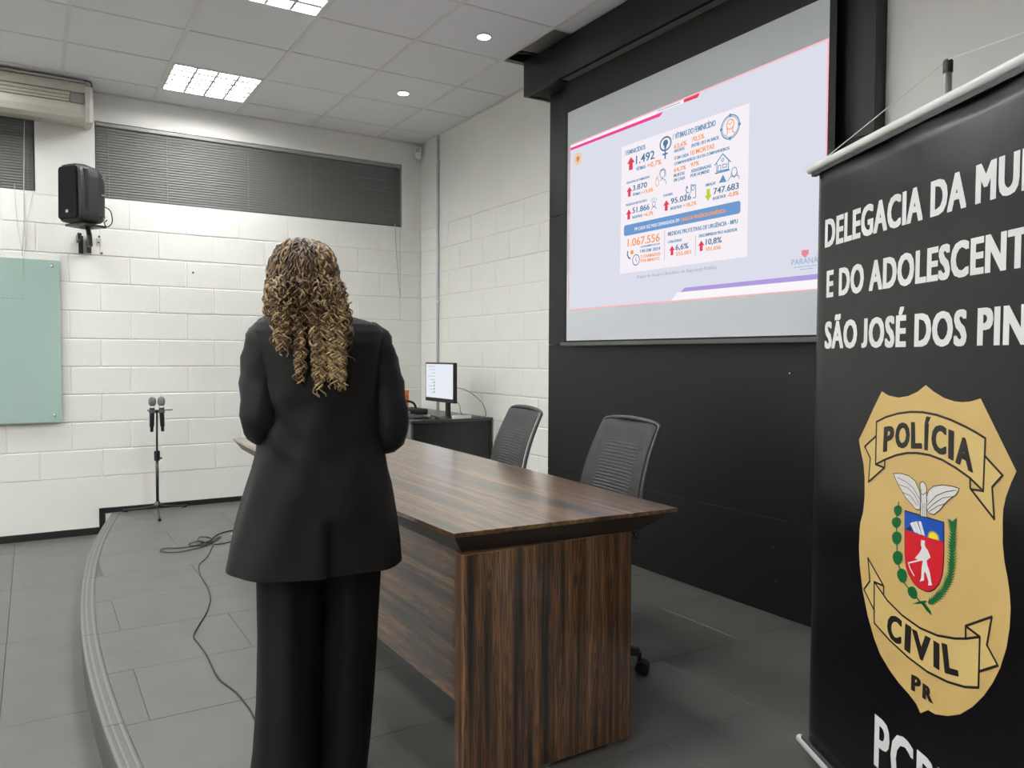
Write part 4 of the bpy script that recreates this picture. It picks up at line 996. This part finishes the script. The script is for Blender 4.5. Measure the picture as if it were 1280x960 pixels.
# ------------------------------------------------------------------ microphone stand
MX, MY = .815, 6.55
st = thing('microphone_stand', 'low black tripod microphone stand before the block wall', 'microphone stand', (MX, MY, 0))
bm = BM(); tube(bm, [(MX, MY, .07), (MX, MY, .46)], .011, 10); link('lower_tube', bm, M_BLKM, st, smooth=True)
bm = BM(); tube(bm, [(MX, MY, .44), (MX+.003, MY, .80)], .0075, 10); link('upper_tube', bm, M_BLKM, st, smooth=True)
bm = BM(); lathe(bm, [(.012, .425), (.021, .43), (.022, .50), (.012, .505)], (MX, MY, 0), 12); tube(bm, [(MX+.02, MY, .445), (MX+.036, MY, .445)], .007, 8); link('clutch', bm, M_BLKP, st)
bm = BM(); lathe(bm, [(.012, .055), (.024, .06), (.026, .085), (.014, .11)], (MX, MY, 0), 12); link('hub', bm, M_BLKM, st)
for x, y in ((.797, 6.300), (.603, 6.815), (1.054, 6.785)):
    bm = BM(); d = Vector((x-MX, y-MY, 0)); p = Vector((MX, MY, 0))
    tube(bm, smoothpath([p+Vector((0, 0, .085)), p+d*.2+Vector((0, 0, .062)), p+d*.95+Vector((0, 0, .016))], 4), .0075, 8); lg = link('leg', bm, M_BLKM, st, smooth=True)
    bm = BM(); tube(bm, [p+d*.90+Vector((0, 0, .016)), p+d*1.02+Vector((0, 0, .0125))], .012, 10); link('rubber_foot', bm, M_BLKP, lg)
link('cross_bar', bbox(MX-.065, MX+.115, MY-.012, MY+.012, .815, .823, .001, 1), M_DGREY, st)
bm = BM(); lathe(bm, [(.010, .795), (.014, .80), (.014, .815), (.008, .82)], (MX, MY, 0), 12); link('thread_mount', bm, M_BLKM, st)
def microphone(x, tilt, label):
    t = thing('microphone', label, 'microphone', (x, MY-.02, .66), 0, 'handheld microphones on the stand')
    T = Matrix.Translation((x, MY-.024, .82)) @ Matrix.Rotation(R(tilt), 4, 'Y') @ Matrix.Translation((0, 0, -.82))
    def mp_(nm, prof, m):
        bm = BM(); lathe(bm, prof, (0, 0, 0), 18); bmesh.ops.transform(bm, matrix=T, verts=bm.verts[:]); return link(nm, bm, m, t, smooth=True)
    mp_('handle', [(.010, .655), (.0115, .657), (.0125, .69), (.0165, .70), (.0185, .825), (.0195, .845)], M_BLKP)
    mp_('collar_ring', [(.0175, .838), (.0195, .840), (.0195, .852), (.0175, .854)], M_WHITEP)
    mp_('grille_ball', [(.016, .852), (.0255, .868), (.0275, .884), (.0265, .902), (.020, .916), (.010, .922), (.001, .9235)], mat('mic_grille', (.22, .22, .22), .45, metal=.6, bump=.6, bscale=500))
    return t
microphone(MX-.034, 1.5, 'handheld microphone on the left clip of the stand'); microphone(MX+.034, -2, 'handheld microphone on the right clip of the stand')
for x in (MX-.034, MX+.034):
    bm = BM(); lathe(bm, [(.0205, .80), (.0235, .80), (.0235, .826), (.0205, .826)], (x, MY-.024, 0), 14); link('microphone_clip', bm, M_DGREY, st)

# ------------------------------------------------------------------ cable on the stage floor
pxs = [(400,905),(330,905),(312,886),(296,866),(275,850),(266,835),(258,818),(248,804),(242,795),(248,782),(258,766),(263,748),(258,732),(250,718),(249,706),(258,697),(263,688),(266,680),(255,683),(238,688),(222,690),(206,691),(200,688),(207,686),(222,685),(240,684),(256,681),(266,676),(262,672),(250,672),(248,676),(256,679),(268,677),(276,672),(270,673),(258,678),(245,682),(236,682),(238,679),(250,677),(266,680),(280,679),(295,675),(320,668)]
P = [onz(x, y, .0038) for x, y in pxs]
for i, p in enumerate(P): p.z = .0038+(.004 if 17 <= i <= 40 and i % 2 else 0)
cable('floor_cable', 'thin black cable snaking over the stage floor behind the woman', P, .0034, M_BLKP, 4)
P = [onz(x, y, .0038) for x, y in ((262,676), (272,668), (285,664), (300,662), (330,660))]
lead = cable('adapter_lead', 'black cable tail with a pale plug near the coil on the stage', P, .0042, M_BLKP, 4); 
p = onz(289, 668, .012); bm = BM(); tube(bm, [p, p+Vector((.02, 0, 0)), p+Vector((.06, .006, 0))], [.007, .010, .010], 10); link('plug', bm, M_ALU, lead)

# ------------------------------------------------------------------ the person
PG = onz(401, 972, 0.)
FACE = R(-9)
person_loc = (PG.x, PG.y, 0)
def remesh(bm, vox, smooth=2, name='body'):
    me = bpy.data.meshes.new(name+'_raw'); bm.to_mesh(me); bm.free()
    o = bpy.data.objects.new(name+'_raw', me); COL.objects.link(o)
    md = o.modifiers.new('r', 'REMESH'); md.mode = 'VOXEL'; md.voxel_size = vox
    if smooth: s_ = o.modifiers.new('s', 'SMOOTH'); s_.iterations = smooth; s_.factor = .5
    dg = bpy.context.evaluated_depsgraph_get(); out = bpy.data.meshes.new_from_object(o.evaluated_get(dg)); out.name = name
    bpy.data.objects.remove(o); bpy.data.meshes.remove(me); return out
def chain(bm, pts, rads, seg=14, n=4, flat=1.):
    P = smoothpath(pts, n); Rr = []
    for i in range(len(pts)-1):
        for k in range(n): Rr.append(rads[i]+(rads[i+1]-rads[i])*k/n)
    Rr.append(rads[-1])
    t0 = (P[0]-P[1]).normalized(); t1 = (P[-1]-P[-2]).normalized()
    P = [P[0]+t0*Rr[0]*.7]+P+[P[-1]+t1*Rr[-1]*.7]; Rr = [Rr[0]*.55]+Rr+[Rr[-1]*.55]
    tube(bm, P, Rr, seg, True, flat)
HC = Vector((-.042, .012, 1.464))
SHZ = 1.315
L_ARM = [(-.145, 0, 1.31), (-.163, -.012, 1.17), (-.164, -.035, 1.052), (-.11, .10, 1.04), (-.06, .215, 1.045)]
R_ARM = [(.160, 0, 1.305), (.188, -.012, 1.16), (.198, -.035, 1.015), (.12, .10, 1.015), (.040, .225, 1.025)]
bm = BM()
def ring(cx, cy, z, rx, ry, n=24): return [(cx+rx*math.cos(2*math.pi*k/n), cy+ry*math.sin(2*math.pi*k/n), z) for k in range(n)]
loft(bm, [ring(0, 0, z, rx, ry) for z, rx, ry in ((.78, .10, .08), (.84, .155, .10), (.92, .16, .105), (1.02, .125, .09), (1.12, .128, .092), (1.22, .145, .098), (1.30, .15, .08), (1.345, .09, .055))])
chain(bm, [(-.03, .0, 1.32), (-.040, .01, 1.42)], [.052, .05])
uvs(bm, HC+Vector((0, 0, .012)), (.073, .092, .100), 24, 16)
uvs(bm, HC+Vector((0, .028, -.052)), (.054, .062, .060), 20, 12)
chain(bm, [HC+Vector((0, .085, .02)), HC+Vector((0, .106, -.025))], [.010, .014], 10)     # nose
uvs(bm, HC+Vector((0, .082, -.062)), (.024, .012, .010), 12, 8)                              # mouth
uvs(bm, HC+Vector((0, .078, -.098)), (.020, .016, .014), 12, 8)                              # chin
for sg in (-1, 1): uvs(bm, HC+Vector((.074*sg, .0, -.01)), (.010, .020, .030), 12, 8)        # ears
for A in (L_ARM, R_ARM): chain(bm, [Vector(A[0])*.93+Vector((0, 0, .07))]+A[1:], [.030, .034, .031, .027, .022])
for sg, hand in ((-1, Vector(L_ARM[-1])), (1, Vector(R_ARM[-1]))):
    d = (Vector((-.01*sg, .26, 1.05))-hand).normalized(); d = Vector((-.55*sg, .83, .02)).normalized(); side = Vector((0, 0, 1)).cross(d); up = Vector((0, 0, 1))
    w0 = hand+d*.02; palm = hand+d*.095
    chain(bm, [w0, w0+d*.035, palm], [.024, .030, .034], 12, 3, .55)
    for k, (o_, ln) in enumerate(((.028, .060), (.010, .070), (-.009, .066), (-.027, .052))):
        b0 = palm+up*o_*1.0-d*.012; inn = Vector((-sg*.7, -.35, 0)).normalized()
        chain(bm, [b0, b0+d*ln*.5, b0+d*ln*.75+inn*ln*.30, b0+d*ln*.80+inn*ln*.62], [.0095, .009, .0082, .0075], 8, 3)
    th = hand+d*.045+up*.030
    chain(bm, [th, th+up*.025+d*.02, th+up*.035+d*.055], [.012, .0105, .0085], 8, 3)
for sg in (-1, 1):
    chain(bm, [(.075*sg, 0, .86), (.083*sg, .01, .48), (.085*sg, -.012, .28), (.085*sg, -.01, .085)], [.085, .055, .052, .034])
    chain(bm, [(.085*sg, -.03, .05), (.087*sg, .06, .040), (.09*sg, .13, .028)], [.030, .030, .022], 12, 4, 1.)
body = remesh(bm, .0055, 2, 'person')
person = link('person', body, M_SKIN, smooth=True)
person.location = person_loc; person.rotation_euler = (0, 0, FACE)
tag(person, 'person with long curly hair in a black suit standing with back turned beside the table', 'person')
for sg in (-1, 1):
    bm = BM(); uvs(bm, HC+Vector((.030*sg, .0795, .016)), (.0115, .010, .006), 14, 10); e = link('eye', bm, M_WHITEP, person, True, True)
    bm = BM(); uvs(bm, HC+Vector((.030*sg, .0872, .016)), (.005, .003, .005), 12, 8); link('iris', bm, mat('iris', (.05, .025, .012), .2), e, True, True)
    bm = BM(); chain(bm, [HC+Vector((.014*sg, .093, .035)), HC+Vector((.032*sg, .091, .041)), HC+Vector((.050*sg, .078, .034))], [.003, .004, .002], 8); link('eyebrow', bm, M_HAIRB, person, True, True)
bm = BM(); uvs(bm, HC+Vector((0, .0915, -.059)), (.021, .006, .0045), 14, 8); uvs(bm, HC+Vector((0, .0915, -.066)), (.018, .006, .005), 14, 8); link('lips', bm, mat('lips', (.36, .11, .10), .4), person, True, True)
# jacket: torso loft with vent, then sleeves
nA = 72
KA = list(range(72))+[71.94]
def tors(z, rx, ry, cx=0., cy=0., pw=.85, fold=0.):
    out = []
    for k in KA:
        a = 2*math.pi*k/nA - math.pi/2          # k = 0 is the centre of the back
        c, s_ = math.cos(a), math.sin(a)
        x = math.copysign(abs(c)**pw, c)*rx; y = math.copysign(abs(s_)**pw, s_)*ry
        f = fold*(math.sin(a*5+z*9)+.6*math.sin(a*9-z*14))
        if s_ < 0:
            for cz, sl_, x0, x1, dp, wd_ in ((.915, 1.15, -.17, -.02, .011, .024), (.86, .85, -.16, .0, .006, .02), (.955, .45, .03, .16, .006, .026), (1.12, -.25, -.17, -.03, .006, .022), (1.02, .5, .04, .17, .005, .016), (.80, 1.3, -.18, -.05, .004, .025), (.80, 1.1, .06, .2, .004, .025)):
                if x0-.02 < x < x1+.02:
                    d_ = (z-(cz+sl_*abs(x)))/wd_; en = min(1, max(0, min(x-x0+.02, x1+.02-x)/.03))
                    f += dp*.55*en*(math.exp(-d_*d_*.5)*-1+.6*math.exp(-(d_-1.8)**2*.7))
        if z < .80 and k < 8: f -= .012*(1-k/8)*min(1, (.80-z)/.05)
        if z < .80 and k > 70.5: f += .004*min(1, (.80-z)/.04)
        out.append((cx+x*(1+f/rx if rx else 1), cy+y*(1+f/ry), z))
    return out
RT = [(.640, .250, .185, -.006, .015), (.655, .248, .183, -.006, .014), (.70, .243, .178, -.005, .012), (.764, .231, .168, -.004, .008), (.82, .219, .158, -.002, .004), (.869, .208, .150, 0, .0), (.92, .194, .141, .001, -.002), (.961, .184, .134, .002, -.004), (1.01, .174, .127, .002, -.005), (1.07, .168, .122, .002, -.006), (1.13, .166, .121, .002, -.006), (1.19, .170, .122, .002, -.006), (1.24, .176, .121, .002, -.004), (1.285, .184, .115, .002, -.002), (1.318, .188, .104, .001, 0), (1.340, .176, .092, -.002, 0), (1.354, .140, .080, -.010, 0), (1.366, .098, .070, -.022, .002), (1.380, .072, .066, -.034, .006), (1.392, .066, .064, -.038, .008)]
zz = []
for (a, b) in zip(RT, RT[1:]):
    for q in range(6): zz.append([a[i]+(b[i]-a[i])*q/6 for i in range(5)])
zz.append(list(RT[-1]))
bm = BM(); inner = [[(x*.97, y*.97, z+.001) for x, y, z in tors(RT[0][0], RT[0][1], RT[0][2], RT[0][3], RT[0][4])]]
loft(bm, [[(x*.9, y*.9, .70) for x, y, z in tors(.70, *RT[0][1:])]]+inner+[tors(z, rx, ry, cx, cy, .85, .004*min(1, max(0, (1.30-z)/.2))) for z, rx, ry, cx, cy in zz])
def sleeve(A, rads):
    P = smoothpath(A, 6); Rr = []
    for i in range(len(A)-1):
        for k in range(6): Rr.append(rads[i]+(rads[i+1]-rads[i])*k/6)
    Rr.append(rads[-1]); n = 20; rings = []
    for i, ((p, nn, b), r) in enumerate(zip(frames(P), Rr)):
        rings.append([p+(nn*math.cos(2*math.pi*k/n)+b*math.sin(2*math.pi*k/n))*(r*(1+.05*math.sin(i*1.9+k*.63)+.035*math.sin(k*1.9-i*.8))) for k in range(n)])
    loft(bm, rings)
sleeve([(-.120, .0, 1.325), (-.146, 0, 1.292)]+L_ARM[1:4]+[(-.070, .192, 1.044)], [.036, .058, .057, .050, .046, .038])
sleeve([(.130, .0, 1.312), (.158, 0, 1.284)]+R_ARM[1:4]+[(.056, .200, 1.023)], [.036, .058, .058, .052, .047, .038])
bmesh.ops.recalc_face_normals(bm, faces=bm.faces[:])
jk = link('jacket', bm, M_JACKET, person, True, True)
# collar roll, back seam and sleeve seams
bm = BM()
rings = []
for k in range(25):
    a = R(-90-125)+R(250)*k/24; c, s_ = math.cos(a), math.sin(a); p = Vector((-.038+.073*c, .008+.068*s_, 1.378)); o_ = Vector((c, s_, 0))
    rings.append([p+o_*.0+Vector((0, 0, .026)), p+o_*.010+Vector((0, 0, .022)), p+o_*.026+Vector((0, 0, -.022)), p+o_*.022+Vector((0, 0, -.025)), p-o_*.003+Vector((0, 0, .0))])
loft(bm, rings); bmesh.ops.recalc_face_normals(bm, faces=bm.faces[:]); link('collar', bm, M_JACKET, jk, True, True)
# trousers
bm = BM(); n = 32
def leg(rows):
    rings = []
    for z, cx, cy, rx, ry in rows:
        rings.append([(cx+rx*math.cos(2*math.pi*k/n)*(1+.03*math.sin(3*2*math.pi*k/n+z*5)), cy+ry*math.sin(2*math.pi*k/n)*(1+.06*math.sin(4*2*math.pi*k/n+z*4)+.05*math.cos(7*2*math.pi*k/n)), z) for k in range(n)])
    loft(bm, rings)
def interp(rows, m=5):
    o = []
    for a, b in zip(rows, rows[1:]):
        for q in range(m): o.append([a[i]+(b[i]-a[i])*q/m for i in range(5)])
    o.append(rows[-1]); return o
leg(interp([(.012, -.105, .0, .098, .135), (.10, -.098, .0, .094, .128), (.25, -.092, 0, .091, .122), (.45, -.089, .0, .090, .118), (.62, -.087, 0, .092, .118), (.80, -.075, 0, .095, .12), (.93, -.06, 0, .09, .10)]))
leg(interp([(.012, .058, .03, .085, .135), (.10, .066, .03, .086, .128), (.25, .074, .025, .087, .122), (.45, .082, .015, .087, .118), (.62, .087, .005, .090, .118), (.80, .078, 0, .095, .12), (.93, .06, 0, .09, .10)]))
bmesh.ops.recalc_face_normals(bm, faces=bm.faces[:]); link('trousers', bm, M_TROUS, person, True, True)
for sg in (-1, 1):
    bm = BM(); loft(bm, [[(.088*sg+x*s_, .055+y*s2, z) for x, y in ((-.028, -.09), (.028, -.09), (.036, .0), (.040, .06), (.024, .115), (0, .13), (-.024, .115), (-.040, .06), (-.036, .0))] for z, s_, s2 in ((.0, 1., 1.), (.018, 1.05, 1.02), (.035, 1.0, .97), (.058, .75, .75), (.072, .5, .55))]); bmesh.ops.recalc_face_normals(bm, faces=bm.faces[:])
    link('shoe', bm, M_BLKP, person, True, True)
# hair: base mass and curls
bm = BM(); rings = []
for z, rx, ry, cy in ((1.310, .058, .040, -.075), (1.335, .078, .055, -.06), (1.37, .088, .068, -.045), (1.41, .091, .081, -.03), (1.45, .091, .090, -.018), (1.49, .088, .094, -.008), (1.525, .080, .088, -.004), (1.555, .064, .072, .0), (1.575, .042, .05, .002), (1.586, .018, .022, .004)):
    rings.append([(HC.x+rx*math.cos(2*math.pi*k/24), HC.y+cy+ry*math.sin(2*math.pi*k/24), z) for k in range(24)])
loft(bm, rings); bmesh.ops.recalc_face_normals(bm, faces=bm.faces[:])
hb = remesh(bm, .006, 3, 'hair')
hair = link('hair', hb, M_HAIRB, person, True, True)
rnd = random.Random(11)
CL = [(332, 429), (341, 438), (349, 446), (368, 479), (388, 490), (393, 495), (408, 485), (419, 487), (434, 452), (428, 440)]
CLX = [((px-401)/446., 1.25-(py-444.5)/446.) for px, py in CL]
V, Fc, T = [], [], []
def curl(pts, rad, tone0, tone1, seg=5):
    base = len(V); m = len(pts)
    for i, (p, nn, b) in enumerate(frames(pts)):
        r = rad*(1-.5*(i/m)**3)
        for k in range(seg):
            a = 2*math.pi*k/seg; q = p+nn*(math.cos(a)*r)+b*(math.sin(a)*r); V.append(tuple(q)); T.append(min(1, max(0, tone0+(tone1-tone0)*min(1, max(0, (1.56-q.z)/.36)))))
    for i in range(m-1):
        for k in range(seg): Fc.append((base+i*seg+k, base+i*seg+(k+1) % seg, base+(i+1)*seg+(k+1) % seg, base+(i+1)*seg+k))
NSTR = 520
for s_i in range(NSTR):
    az = rnd.uniform(-150, 150) if rnd.random() < .65 else rnd.uniform(-75, 75)   # 0 = straight back
    ph0 = R(rnd.uniform(4, 62))
    side = math.sin(R(az)); back = math.cos(R(az))
    # end point
    xw = HC.x+side*.098
    near = min(CLX, key=lambda c: abs(c[0]-xw)+rnd.uniform(0, .02))
    long_ = back > .25 and rnd.random() < .62
    zend = near[1]+rnd.uniform(-.004, .06) if long_ else rnd.uniform(1.30, 1.42)
    xend = near[0]*.96+rnd.uniform(-.008, .008) if long_ else xw+rnd.uniform(-.012, .012)
    swell = rnd.uniform(1.0, 1.13)
    path = []
    azr = R(az)
    for k in range(9):
        ph = ph0+(R(92)-ph0)*k/8
        sw = .90+(swell-.90)*min(1, .25+k/5); rx, ry, rz = .088*sw, .098*sw, .108*sw
        path.append(Vector((HC.x+rx*math.sin(ph)*math.sin(azr), HC.y-ry*math.sin(ph)*math.cos(azr), HC.z+.012+rz*math.cos(ph))))
    last = path[-1]; nz = max(6, int((last.z-zend)/.012))
    yb = min(-.128, last.y) if back > .2 else last.y
    for k in range(1, nz+1):
        t_ = k/nz; e = t_*t_*(3-2*t_)
        y = last.y+(yb-last.y)*min(1, t_*1.6)
        if long_: y += -.006*t_
        path.append(Vector((last.x+(xend-last.x)*e+.004*math.sin(9*t_+s_i), y, last.z+(zend-last.z)*t_)))
    fine = []
    for a, b in zip(path, path[1:]):
        m = max(2, int((b-a).length/.0042))
        for q in range(m): fine.append(a+(b-a)*q/m)
    fine.append(path[-1])
    cr_ = rnd.uniform(.006, .0105); pit = rnd.uniform(.034, .046); ph = rnd.uniform(0, 6.28); hand = rnd.choice((-1, 1)); L_ = 0; pts = []
    fr = frames(fine)
    for i, (p, nn, b) in enumerate(fr):
        if i: L_ += (fine[i]-fine[i-1]).length
        am = cr_*(.38+.62*min(1, max(0, (1.50-p.z)/.14)))*(1.12 if long_ else 1.); a = ph+hand*2*math.pi*L_/pit
        pts.append(p+nn*(math.cos(a)*am)+b*(math.sin(a)*am))
    bt = max(-.05, rnd.gauss(.06, .12))+(.12 if side > .3 else 0)+(.40 if rnd.random() < .22 else 0)
    curl(pts, rnd.uniform(.0022, .0040), bt, bt+rnd.uniform(-.08, .85), 5)
me = bpy.data.meshes.new('hair_curls'); me.from_pydata(V, [], Fc); at = me.attributes.new('tone', 'FLOAT', 'POINT'); at.data.foreach_set('value', T)
hc_ = link('hair_curls', me, M_HAIR, hair, True, True); hc_['kind'] = 'stuff'
